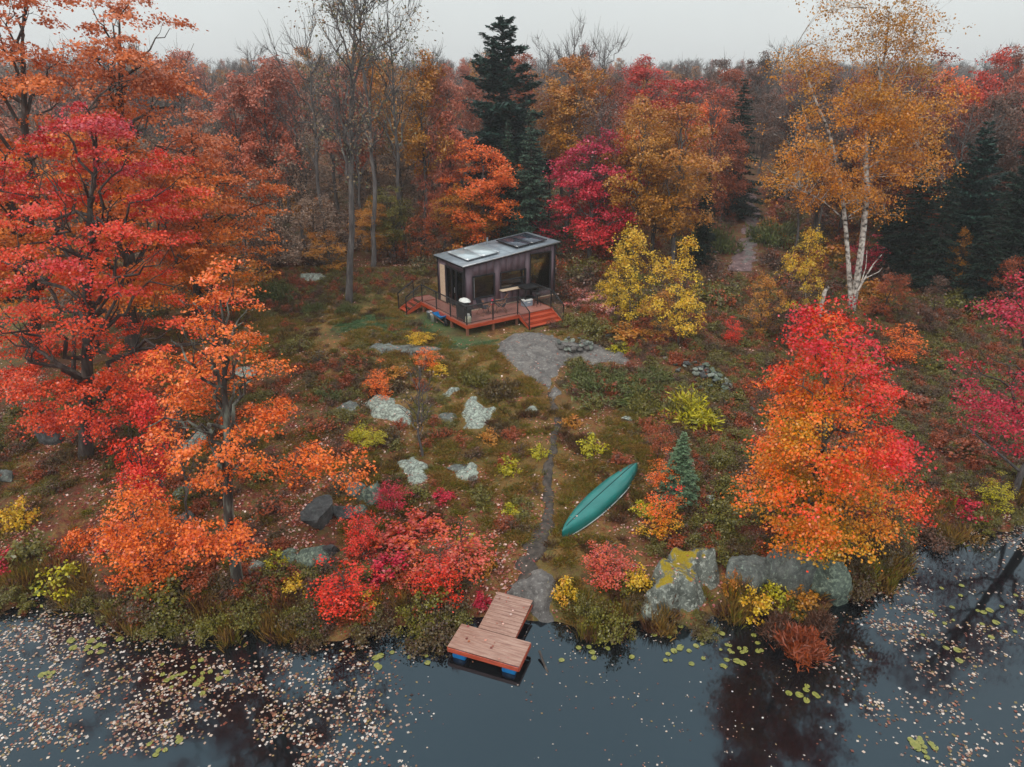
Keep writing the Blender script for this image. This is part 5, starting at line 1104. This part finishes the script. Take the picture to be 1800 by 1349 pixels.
# ------------------------------------------------------------------ the forest behind: every tree one can tell apart
rf = np.random.default_rng(2024); FOREST = []
groups = {'L': [('sparse', 'beige'), ('tall', 'coral'), ('sparse', 'coral'), ('bare', None), ('oval', 'beige'), ('sparse', 'beige'), ('tall', 'gold'), ('sparse', 'dusky'), ('bare', None)],
          'C': [('tall', 'gold'), ('oval', 'rust'), ('bare', None), ('sparse', 'rust'), ('sparse', 'brown'), ('oval', 'gold'), ('tall', 'rust')],
          'R': [('sparse', 'brown'), ('bare', None), ('oval', 'rust'), ('bare', None), ('tall', 'brown'), ('tall', 'rust'), ('spruce', 'darkconifer'), ('oval', 'brown')]}
WH = {'L': 'in the misty forest left behind the clearing', 'C': 'in the forest behind the cabin', 'R': 'in the dark forest around the trail on the right'}
CN = {'beige': 'beige', 'coral': 'coral', 'gold': 'golden', 'dusky': 'grey green', 'rust': 'rust', 'orange': 'orange', 'brown': 'brown', 'spruce': 'green', 'darkconifer': 'dark green', None: 'leafless'}
KD = {'sparse': 'thin', 'tall': 'tall', 'oval': 'full crowned', 'bare': 'tall', 'spruce': 'pointed'}
tries = 0
LMK = [(150, 'behind the top left maple'), (300, 'behind the dusky topped maple'), (420, 'behind the spreading amber maple'), (520, 'above the left end of the clearing'), (610, 'left of the clearing tree'), (700, 'right of the clearing tree'), (800, 'left of the big pine'),
       (900, 'behind the big pine'), (980, 'above the cabin roof'), (1060, 'behind the pink red maple'), (1150, 'behind the yellow saplings'), (1240, 'behind the golden orange tree'), (1315, 'left of the forest trail'), (1400, 'right of the forest trail'), (1500, 'left of the birch'), (1620, 'behind the birch'), (1720, 'behind the large black conifer'), (9999, 'at the right edge')]
while len(FOREST) < 235 and tries < 6000:
    tries += 1
    y = 47+rf.random()**1.25*62; x = rf.uniform(-1, 1)*(y*.78+4)
    px, py = pix(x, y, h1(x, y))
    if y < 50 and -17 < x < 4: continue
    if 1285 < px < 1345 and y < 85: continue
    if 795 < px < 975 and y < 70: continue
    if any((x-q[0])**2+(y-q[1])**2 < (1.7 if y < 75 else 2.0)**2 for q in OCC): continue
    sec = 'L' if px < 800 else ('C' if px < 1240 else 'R'); kind, sch = groups[sec][rf.integers(len(groups[sec]))]
    z = h1(x, y); hh = {'sparse': 11, 'tall': 12, 'oval': 9.5, 'bare': 12, 'spruce': 10}[kind]*rf.uniform(.8, 1.15)
    if kind == 'spruce' and sec == 'C' and rf.random() < .4: continue
    v = LIB[kind][rf.integers(2)]; s = hh/v[0]*rf.uniform(.9, 1.25)
    OCC.append((x, y)); FOREST.append((x, y))
    lm = next(nm_ for lim, nm_ in LMK if px < lim); row = 'near' if y < 62 else ('middle' if y < 84 else 'far'); size = 'short ' if hh < 9.3 else ('high ' if hh > 12 else '')
    tree_obj(KN[kind], (x, y, z), v[2], sch, '%s%s %s tree in the %s row %s' % (size, CN[sch], KD[kind], row, lm), 'forest trees '+WH[sec][3:], (s, s, hh/v[0]), rf.uniform(0, 6.28))
# beyond them the woods are one mass
n_ = 1500; y = 100+rf.random(n_)**1.4*330; x = rf.uniform(-1, 1, n_)*(y*.8+10); z = height(x, y); s = rf.uniform(.5, .8, n_)
ms = [LIB['tall'][0], LIB['oval'][0], LIB['sparse'][0], LIB['tall'][1], LIB['oval'][1], LIB['sparse'][1], LIB['spruce'][0], LIB['oval'][0]]; mt = ['coral', 'brown', 'brown', 'gold', 'rust', 'beige', 'spruce', 'brown']
scatter_stuff('distant_forest', np.stack([x, y, z], 1), np.stack([s, s, s*rf.uniform(.75, 1.05, n_)], 1), rf.uniform(0, 6.28, n_), [q[2][1] for q in ms], [LEAF[q] for q in mt], 'far autumn woods fading into the mist along the skyline', 'forest', 3)
scatter_stuff('distant_trunks', np.stack([x, y, z], 1), np.stack([s, s, s*.9], 1), rf.uniform(0, 6.28, n_), [LIB['bare'][0][2][0], LIB['tall'][0][2][0], LIB['bare'][1][2][0]], [None]*3, 'bare grey trunks and twigs of the far misty woods', 'forest', 4)
print('forest', round(time.time()-T0, 1))

# ================================================================== SHRUBS
BU = {'leafy': [bush(500+k, .6, .7, 900, .085, 9, 22) for k in range(3)], 'dense': [bush(510+k, .7, .6, 2200, .06, 10, 34, spiky=.0) for k in range(3)],
      'juniper': [bush(520+k, .9, .45, 2600, .13, 10, 40, .6, 1.0, .3, .28) for k in range(3)], 'broom': [bush(530+k, .6, 1.0, 1800, .16, 16, 34, 1.0, 1.6, .5, .25) for k in range(2)],
      'twiggy': [bush(540+k, .55, .7, 360, .07, 16, 20) for k in range(3)], 'reed': [bush(550, .6, .8, 2200, .2, 18, 30, 1.0, 2.2, .6, .12)]}
BN = {'leafy': 'leafy_shrub', 'dense': 'dense_shrub', 'juniper': 'juniper_shrub', 'broom': 'broom_shrub', 'twiggy': 'twiggy_shrub', 'reed': 'reed_clump'}
def shrub(kind, px, py, wpx, hm, scheme, label, group=None):
    p = at(px, py); wd = wpx/FPX*depth(p); me = rt.choice(BU[kind]); nomR = {'leafy': .75, 'dense': .85, 'juniper': 1.05, 'broom': .75, 'twiggy': .68, 'reed': .8}[kind]; nomH = {'leafy': .85, 'dense': .7, 'juniper': .55, 'broom': 1.2, 'twiggy': .8, 'reed': 1.0}[kind]
    o = mobj(BN[kind], me, None, tuple(p-np.array([0, 0, .03])), rt.uniform(0, 6.28)); s = wd/2/nomR; o.scale = (s, s, hm/nomH); set_mat(o, 0, LEAF[scheme]); return tag(o, label, 'shrub', group)
SH = [('leafy',1040,795,66,.75,'lime','yellow green bush just above the canoe'),('leafy',948,802,46,.5,'lime','small yellow bush touching the footpath'),('leafy',896,832,60,.6,'lime','yellow flecked bush left of the footpath'),
 ('juniper',1035,662,90,.5,'juniper','bright green juniper at the edge of the granite slab'),('juniper',1062,692,150,.55,'juniper','wide grey green juniper mat right of the footpath top'),('juniper',1130,672,130,.5,'juniper','juniper mat between the green juniper and the rock pile'),('juniper',1130,712,110,.45,'olive','olive juniper patch above the broom bush'),
 ('broom',1218,742,110,1.25,'lime','big olive broom like bush below the rock pile'),('broom',1180,735,70,.9,'olive','smaller broom like bush left of the big olive one'),('juniper',880,690,90,.5,'heath','brown green heath cushion above the big lichen rock'),('juniper',838,668,80,.45,'olive','olive cushion left of the granite slab'),
 ('juniper',485,525,90,.9,'juniper','dark green juniper at the left end of the clearing'),('juniper',548,548,60,.5,'juniper','dark low juniper left of the clearing tree'),('juniper',612,550,50,.5,'juniper','dark low juniper at the foot of the clearing tree'),('dense',520,610,80,.6,'olive','olive bush in the heath right of the orange maple top'),
 ('dense',580,700,60,.5,'juniper','dark green cushion left of the rounded lichen rock'),('broom',632,772,50,.6,'lime','grassy green tuft left of the rounded lichen rock'),('dense',215,1085,90,.6,'olive','olive shoreline bush below the small orange maple'),('dense',300,1092,110,.7,'olive','olive brown shoreline bush left of the patched trunk'),
 ('dense',370,1112,100,.7,'mossy','mossy green shoreline bush below the patched trunk'),('dense',450,1085,110,.7,'olive','olive shoreline bush right of the patched trunk'),('dense',540,1090,100,.6,'heath','brown heath bush on the left shore'),('dense',655,1110,110,.6,'heath','brown heath bush below the scarlet maples'),
 ('dense',735,1105,100,.75,'mossy','yellow green shoreline bush left of the dock'),('dense',795,1090,90,.65,'olive','olive shoreline bush touching the dock walkway'),('dense',760,1130,110,.6,'heath','brown bush hanging over the water left of the dock'),('leafy',120,1035,110,.9,'lime','bright yellow green bush on the lower left shore'),
 ('leafy',60,985,110,.9,'olive','dark olive bush at the lower left edge'),('leafy',30,920,90,.9,'yellow','yellow flecked bush at the left edge'),('leafy',480,1000,70,.6,'lime','yellow green sprigs right of the orange maple trunk'),('leafy',520,1040,70,.5,'yellow','yellow orange sprigs near the left shore'),
 ('dense',1070,1118,110,.95,'mossy','green bush standing in the water right of the dock'),('dense',1035,1085,90,.8,'olive','olive bush behind the green water edge bush'),('leafy',1000,1050,70,.7,'yellow','yellow leafed shrub at the right of the shore slab'),('leafy',1120,1040,80,.8,'yellow','yellow orange shrub left of the mossy boulder'),
 ('leafy',1325,1080,90,.8,'yellow','bright yellow shrub below the squared grey rock'),('leafy',1405,1072,90,.8,'gold','golden shrub below the pointed grey rock'),('leafy',1280,1045,50,.8,'gold','small golden shrub right of the mossy boulder'),('reed',1410,1150,130,.9,'rust','rust brown reed clump standing in the pond'),('reed',1365,1120,90,.8,'brown','brown reed clump between shore and pond on the right'),('reed',1440,1110,80,.8,'brown','brown reeds behind the rust coloured clump'),
 ('dense',1500,1030,90,.8,'heath','brown heath bush right of the fiery maple rocks'),('dense',1550,975,100,.8,'heath','heath bush at the bend of the right shore'),('dense',1620,950,100,.7,'brown','brown bush on the right shore past the bend'),('leafy',1700,900,90,.6,'crimson','low crimson shrub on the right shore'),
 ('dense',1010,575,60,.9,'olive','green bush at the right of the cabin steps'),('dense',1045,590,90,1.0,'olive','large olive bush right of the fire ring'),('leafy',1100,600,110,.8,'gold','golden bush below the yellow saplings'),('leafy',1085,615,60,.4,'lime','low green plant at the right end of the granite slab'),
 ('juniper',1360,430,110,1.6,'juniper','dark green juniper right of the forest trail'),('juniper',1255,440,110,1.6,'juniper','green juniper left of the forest trail'),('dense',1280,870,90,.7,'olive','dark olive bush left of the fiery maple'),('dense',1270,920,120,.8,'olive','olive bush between vivid orange maple and rocks'),
 ('leafy',700,960,120,.55,'mixed','low red and pink shrub in the middle of the left shrubs'),('leafy',745,930,110,.5,'mixed','low pink leaved shrub above the scarlet maples'),('leafy',680,1010,110,.55,'crimson','dark red shrub behind the bushy scarlet maple'),('leafy',725,1030,80,.5,'mixed','pale red shrub near the left shore'),('leafy',820,960,60,.5,'lime','yellow green sprig right of the red shrubs'),
 ('leafy',850,885,50,.3,'olive','small olive plant left of the lower footpath'),('leafy',780,880,60,.4,'crimson','dark red plant left of the olive grass'),('leafy',1500,640,90,.9,'gold','sparse golden shrub right of the fiery maple'),('leafy',1640,650,80,.7,'olive','olive shrub on the leaf covered right slope')]
SH += [('twiggy',560,640,90,.8,'heath','brown heath shrub right of the orange maple crown'),('twiggy',620,640,80,.7,'rust','rust twiggy shrub left of the orange young maple'),('leafy',700,660,60,.5,'gold','golden shrub right of the orange young maple'),('twiggy',700,690,70,.6,'heath','dark heath shrub above the rounded lichen rock'),
 ('leafy',770,655,56,.45,'yellow','small yellow shrub below the pale orange young maple'),('twiggy',560,760,90,.7,'rust','rust shrub below the low pale ledge'),('leafy',610,800,60,.5,'rust','rust red shrub left of the thin grey sapling'),('twiggy',690,775,80,.7,'heath','heath shrub at the foot of the rounded lichen rock'),
 ('leafy',860,775,60,.4,'gold','low golden plant under the big lichen rock'),('leafy',905,765,50,.35,'rust','low rust plant left of the footpath'),('leafy',1000,745,60,.4,'gold','low golden plant right of the footpath'),('leafy',1090,815,60,.4,'rust','low rust plant above the canoe tip'),
 ('leafy',900,900,50,.35,'lime','small yellow green plant left of the canoe'),('leafy',855,1000,60,.45,'gold','low golden plant above the shore slab'),('twiggy',480,900,90,.8,'rust','rust shrub right of the orange maple low branch'),('leafy',420,960,60,.6,'crimson','crimson shrub behind the patched maple trunk'),
 ('leafy',200,960,90,.7,'scarlet','scarlet shrub beside the small orange maple'),('leafy',140,960,70,.7,'orange','orange shrub left of the small orange maple'),('leafy',20,1000,80,.8,'crimson','crimson shrub at the lower left edge'),('leafy',350,1040,80,.6,'rust','rust shrub left of the patched trunk base'),
 ('leafy',640,1060,70,.5,'yellow','yellow sprigs below the scarlet maples'),('leafy',850,1060,50,.4,'crimson','small crimson plant left of the dock walkway'),('leafy',1180,960,80,.5,'rust','rust shrub below the vivid orange young maple'),('leafy',1240,1000,60,.5,'gold','golden shrub behind the mossy boulder'),
 ('leafy',1360,1060,70,.8,'lime','yellow green shrub in front of the grey rocks'),('leafy',1130,900,60,.4,'lime','small lime plant left of the vivid orange young maple'),('leafy',1480,700,100,.9,'rust','rust shrub right behind the fiery maple'),('leafy',1600,720,100,.8,'rust','rust shrub on the right slope'),
 ('leafy',1560,820,100,.7,'crimson','dark red shrub on the right slope above the shore'),('leafy',1690,800,100,.7,'rust','rust shrub left of the leaning dead trunk')]
for s_ in SH: shrub(*s_[:4], s_[4]*1.3, *s_[5:])
# low brush between them, too many to count
PATHB = PATH_PTS
def scatter_pts(n_, fn, xr, yr, seed, zlo=.04):
    r = np.random.default_rng(seed); x = r.uniform(*xr, n_); y = r.uniform(*yr, n_); z = height(x, y)
    pr = fn(x, y, z); k = (r.random(n_) < pr) & (z > zlo)
    p_ = np.stack([x-DECK_C[0], y-DECK_C[1]], -1); a = p_@DE1; c = p_@DE2
    k &= ~((a > -1.1) & (a < 7.4) & (c > -1.2) & (c < 6.2))
    dpt = np.min(np.hypot(x[:, None]-PATHB[None, ::6, 0], y[:, None]-PATHB[None, ::6, 1]), 1); k &= dpt > .42
    for W in RAREA: k &= ~in_poly(W, x, y)
    return np.stack([x, y, z], 1)[k], r
inview = lambda x, y: (np.abs(x) < y*.8+2)
openg = lambda x, y: region(x, y, 0, 25, 6.5, 9, .3)+region(x, y, -7, 36, 7, 6, .3)
P_, r = scatter_pts(12000, lambda x, y, z: inview(x, y)*(1-.82*np.clip(openg(x, y), 0, 1))*sstep(.34-.2*(x > 6.5), .52-.2*(x > 6.5), fbm(x*.35, y*.35, 91, 3)), (-26, 30), (15.5, 46), 1)
scatter_stuff('low_brush', P_, r.uniform(.3, .85, len(P_)), r.uniform(0, 6.28, len(P_)), BU['twiggy']+BU['leafy'][:2]+BU['dense'][:2]+[BU['twiggy'][0]], [LEAF[q] for q in ('rust', 'brown', 'heath', 'rust', 'olive', 'heath', 'olive', 'brown')], 'low brown and rust brush covering the slopes', 'brush', 1)
def under(name, n_, test, mats, label, seed):
    P_, r = scatter_pts(n_, lambda x, y, z: inview(x, y)*sstep(40, 45, y+.25*np.abs(x))*test(x), (-60, 60), (38, 84), seed)
    P_ = P_[~((P_[:, 1] < 47) & (P_[:, 0] > -16) & (P_[:, 0] < 2))]; qx, qy = pix(P_[:, 0], P_[:, 1], P_[:, 2]); P_ = P_[~((qx > 1285) & (qx < 1345) & (qy > 290))]
    scatter_stuff(name, P_, r.uniform(.9, 2.4, len(P_)), r.uniform(0, 6.28, len(P_)), BU['twiggy']+[BU['leafy'][0], BU['leafy'][1], BU['twiggy'][1], BU['dense'][0]], [LEAF[q] for q in mats], label, 'undergrowth', seed)
under('forest_undergrowth', 2600, lambda x: x < 0, ('brown', 'beige', 'heath', 'beige', 'gold', 'brown', 'dusky'), 'tangled grey brown undergrowth between the trunks behind the clearing', 2)
under('forest_undergrowth', 2600, lambda x: x >= 0, ('rust', 'brown', 'heath', 'rust', 'gold', 'brown', 'olive'), 'tangled rust brown undergrowth between the trunks right of the cabin', 12)
# bushes crowding the bank
r = np.random.default_rng(66); x = r.uniform(-22, 22, 2600); y = np.interp(x, SHX, SHY)+r.uniform(-.9, 1.6, 2600); t_ = shore_t(x, y); z = np.maximum(height(x, y), -.05)
k = (t_ > -.45) & (t_ < 1.1) & ~((x > -2.0) & (x < 1.9)) & (r.random(2600) < .05+.75*sstep(.44, .56, fbm(x*.9, y*.9, 19, 3)))
for W in RAREA: k &= ~in_poly(W.mean(0)+(W-W.mean(0))*1.25, x, y)
P_ = np.stack([x, y, z], 1)[k]
scatter_stuff('shore_brush', P_, r.uniform(.3, 1.0, len(P_))**1.0*(.6+.8*sstep(.4, .6, fbm(P_[:, 0]*.6, P_[:, 1]*.6, 23, 2))), r.uniform(0, 6.28, len(P_)), BU['dense'][:2]+[BU['twiggy'][2]]+BU['twiggy'][:2]+[BU['dense'][0], BU['leafy'][2]], [LEAF[q] for q in ('heath', 'olive', 'brown', 'brown', 'rust', 'heath', 'mossy')], 'dense brown and olive brush hanging over the pond edge', 'brush', 7)
TU = [tuft_mesh(600+k, 40, .2, .22, .007) for k in range(4)]
def grass(name, n_, lo, sd_, mats, hs, label, xr=(-20, 18)):
    P_, r = scatter_pts(n_, lambda x, y, z: inview(x, y)*np.clip(.3*(x < 5.5)+openg(x, y), 0, 1)*sstep(lo, lo+.1, fbm(x*.45, y*.45, sd_, 4))*sstep(.34, .5, fbm(x*2.2, y*2.2, sd_+5, 2)), xr, (16, 47), sd_)
    scatter_stuff(name, P_, np.stack([r.uniform(.7, 1.5, len(P_)), r.uniform(.7, 1.5, len(P_)), r.uniform(*hs, len(P_))], 1), r.uniform(0, 6.28, len(P_)), TU, [LEAF[q] for q in mats], label, 'grass', sd_)
grass('wild_grass', 95000, .31, 55, ('grass', 'mossy', 'grass', 'olive'), (.4, 1.0), 'dry golden brown grass of the clearing')
grass('heath_cover', 26000, .46, 155, ('heath', 'heath', 'brown', 'heath'), (.7, 1.7), 'dark brown heath patches of the clearing')
r = np.random.default_rng(68); n_ = 3000; x = r.uniform(-22, 22, n_); y = np.interp(x, SHX, SHY)+r.uniform(-1.0, 1.2, n_); t_ = shore_t(x, y); k = (t_ > -.4) & (t_ < .7) & ~((x > -1.9) & (x < 1.6)) & (r.random(n_) < sstep(.38, .55, fbm(x*.9, y*.9, 29, 3)))
P_ = np.stack([x, y, np.maximum(height(x, y), -.05)], 1)[k]
scatter_stuff('shore_sedge', P_, np.stack([r.uniform(.8, 1.5, len(P_)), r.uniform(.8, 1.5, len(P_)), r.uniform(1.6, 3.6, len(P_))], 1), r.uniform(0, 6.28, len(P_)), TU, [LEAF[q] for q in ('grass', 'mossy', 'brown', 'grass')], 'straw coloured sedge standing along the pond edge', 'grass', 9)
lw = at(705, 572); lw2 = at(775, 602)
P_, r = scatter_pts(12000, lambda x, y, z: np.clip(region(x, y, lw[0], lw[1], 3.2, 1.8)+region(x, y, lw2[0], lw2[1], 2.2, .8), 0, 1)*sstep(.3, .5, fbm(x*.9, y*.9, 65, 3)+.12), (-12, 2), (30, 42), 4)
scatter_stuff('green_grass', P_, np.stack([r.uniform(.7, 1.2, len(P_)), r.uniform(.7, 1.2, len(P_)), r.uniform(.25, .55, len(P_))], 1), r.uniform(0, 6.28, len(P_)), TU, [LEAF['lawn']]*4, 'bright green grass patch left of the deck', 'grass', 5)
print('scatter', round(time.time()-T0, 1))
# fallen leaves on the ground
def flat_leaves(name, P, size, rng, mat, lift, tilt, label, cat, aspect=.85):
    M = len(P); N = rng.normal(0, tilt, (M, 3))+np.array([0, 0, 1]); P = P+np.array([0, 0, 1])*lift(M)[:, None]
    V, F_, var = leaves_np(rng, P, N, size, rng.random(M), np.full(M, .5), aspect, .15)
    return tag(mobj(name, np_mesh(name, V, F_, None, LEAF[mat], var)), label, cat, None, 'stuff')
r = np.random.default_rng(8); n_ = 160000; y = 15.5+r.random(n_)**1.25*34; x = r.uniform(-1, 1, n_)*(y*.78+2); z = height(x, y)
dn = .2+.8*np.clip(region(x, y, -9, 21, 8, 5)+region(x, y, 13, 27, 10, 10)*1.3+region(x, y, -3.2, 18.5, 3.4, 3)*1.2+.5*sstep(38, 46, y)+region(x, y, -17, 26, 9, 10)+region(x, y, *worldc(1040, 525), 3, 3), 0, 1)
k = (r.random(n_) < dn*sstep(.28, .6, fbm(x*.9, y*.9, 41, 3)+.05)) & (z > .03)
flat_leaves('fallen_leaves', np.stack([x, y, z], 1)[k], .085, r, 'litter', lambda M: r.uniform(.015, .05, M), .35, 'pale and red fallen leaves lying on the ground', 'leaves')
c0 = at(1022, 515); n_ = 9000; x = c0[0]+.4+r.normal(0, 1.5, n_); y = c0[1]+r.normal(0, 2.6, n_); p_ = np.stack([x-DECK_C[0], y-DECK_C[1]], -1); k = ~(((p_@DE1) < 7.5) & ((p_@DE2) < 6.4)); x = x[k]; y = y[k]
flat_leaves('fallen_leaves', np.stack([x, y, height(x, y)], 1), .13, r, 'pinklitter', lambda M: r.uniform(.015, .06, M), .35, 'pale pink carpet of fallen leaves right of the cabin', 'leaves')
rr_ = np.random.default_rng(17); da_ = np.array([math.cos(dang), math.sin(dang)]); db_ = np.array([-math.sin(dang), math.cos(dang)])
for k in range(22):
    u, v = (rr_.uniform(.05, 2), rr_.uniform(.05, .9)) if k < 12 else (rr_.uniform(.55, 1.55), rr_.uniform(1, 2.3)); ON_TOP.append(np.array([[*(d0+da_*u+db_*v), DZ+.012+max(0, v-.97)*.09]]))
for k in range(40): ON_TOP.append(np.array([dloc(rr_.uniform(.1, 5.4), rr_.uniform(.1, 1.9), .006)]))
for k in range(26): a = rr_.uniform(1.2, 7); ON_TOP.append(np.array([dloc(a, rr_.uniform(1.9, 5), zr(a)+.132)]))
bpy.context.view_layer.update()
for k in range(9):
    q = can.matrix_world @ Vector((rr_.uniform(-2, 2), rr_.uniform(-.16, .16), .385)); ON_TOP.append(np.array([[q.x, q.y, q.z]]))
flat_leaves('fallen_leaves', np.concatenate(ON_TOP), .075, r, 'litter', lambda M: r.uniform(.0, .006, M), .08, 'single fallen leaves lying on bare rock, boards and roof', 'leaves')
# leaves floating on the pond
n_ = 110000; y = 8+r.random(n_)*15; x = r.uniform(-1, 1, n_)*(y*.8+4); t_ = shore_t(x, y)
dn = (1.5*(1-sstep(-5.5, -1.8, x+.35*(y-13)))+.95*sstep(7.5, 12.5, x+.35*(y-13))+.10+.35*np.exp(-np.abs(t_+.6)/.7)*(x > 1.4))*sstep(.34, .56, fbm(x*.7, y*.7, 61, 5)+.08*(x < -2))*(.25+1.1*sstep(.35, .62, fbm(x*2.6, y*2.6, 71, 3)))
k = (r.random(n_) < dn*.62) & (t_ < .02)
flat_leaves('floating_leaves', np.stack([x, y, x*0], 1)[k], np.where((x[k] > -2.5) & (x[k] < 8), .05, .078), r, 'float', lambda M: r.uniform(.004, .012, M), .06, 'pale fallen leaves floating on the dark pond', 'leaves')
# lily pads
LILY = leafmat('lily_pad', [(120,126,40),(158,160,54),(186,180,80),(140,148,60)], .0, .0, 0, trans=.1, off=.5); 
PADM = plain('lily_pad_skin', [(.3, s2l((98,104,44))), (.5, s2l((126,128,58))), (.7, s2l((160,150,84)))], 1.5, .35, .05, .5)
pads = []
for k in range(3):
    ang = np.linspace(.18, 2*math.pi-.18, 15); rad = 1+.05*np.sin(ang*3+k)
    V = [(0, 0, 0)]+[(math.cos(a)*q, math.sin(a)*q, .03*math.sin(a*2+k)) for a, q in zip(ang, rad)]
    pads.append(np_mesh('lily_pad', V, None, [[0, i+1, i+2] for i in range(14)], PADM))
rp_ = random.Random(31)
for (cx, cy, n_, rx_, ry_, lb) in [(165, 1135, 14, 75, 28, 'yellow green lily pad off the lower left bank'), (88, 1190, 4, 22, 10, 'lily pad in the small patch near the left edge'), (345, 1190, 20, 75, 30, 'yellow green lily pad in the patch below the left shore bushes'),
   (285, 1312, 6, 40, 22, 'lily pad near the bottom left of the pond'), (1195, 1135, 16, 60, 30, 'yellow lily pad below the mossy boulder'), (1300, 1150, 22, 60, 28, 'lily pad beside the rust coloured reeds'),
   (1625, 1322, 10, 40, 24, 'large yellow lily pad in the bottom right patch'), (1700, 1090, 22, 90, 60, 'lily pad on the leaf strewn right arm of the pond'), (1040, 1140, 8, 60, 20, 'lily pad right of the dock'), (700, 1165, 8, 60, 22, 'lily pad left of the dock'), (1415, 1215, 7, 40, 14, 'lily pad on the dark reflection below the reeds')]:
    for k in range(n_):
        q = np.array(ray(rp_.gauss(cx, rx_*.5), rp_.gauss(cy, ry_*.5))); t_ = -CAM_H/q[2]; x, y = q[0]*t_, q[1]*t_
        if float(shore_t(np.array([x]), np.array([y]))[0]) > -.05: continue
        s = rp_.uniform(.05, .11)*(1.25 if cx == 1625 else 1); o = mobj('lily_pad', rp_.choice(pads), None, (x, y, .014+rp_.random()*.006), rp_.uniform(0, 6.28)); o.scale = (s, s*rp_.uniform(.75, 1), s); tag(o, lb, 'lily pad', 'lily pads: '+lb)
# ================================================================== MIST
m, t, o = newmat('haze'); pv = t.nodes.new('ShaderNodeVolumePrincipled'); t.links.new(pv.outputs[0], o.inputs['Volume'])
pv.inputs['Color'].default_value = (.90, .95, .98, 1); pv.inputs['Density'].default_value = .0007; pv.inputs['Anisotropy'].default_value = .2
hz = box('haze', -720, 720, -370, 1130, -3.0, 34, m, None, 0); tag(hz, 'thin grey mist hanging in the air', 'mist', None, 'stuff')
print('tris', sum(len(m_.polygons)*2 for m_ in bpy.data.meshes)); print('done', round(time.time()-T0, 1), len(SC.objects))
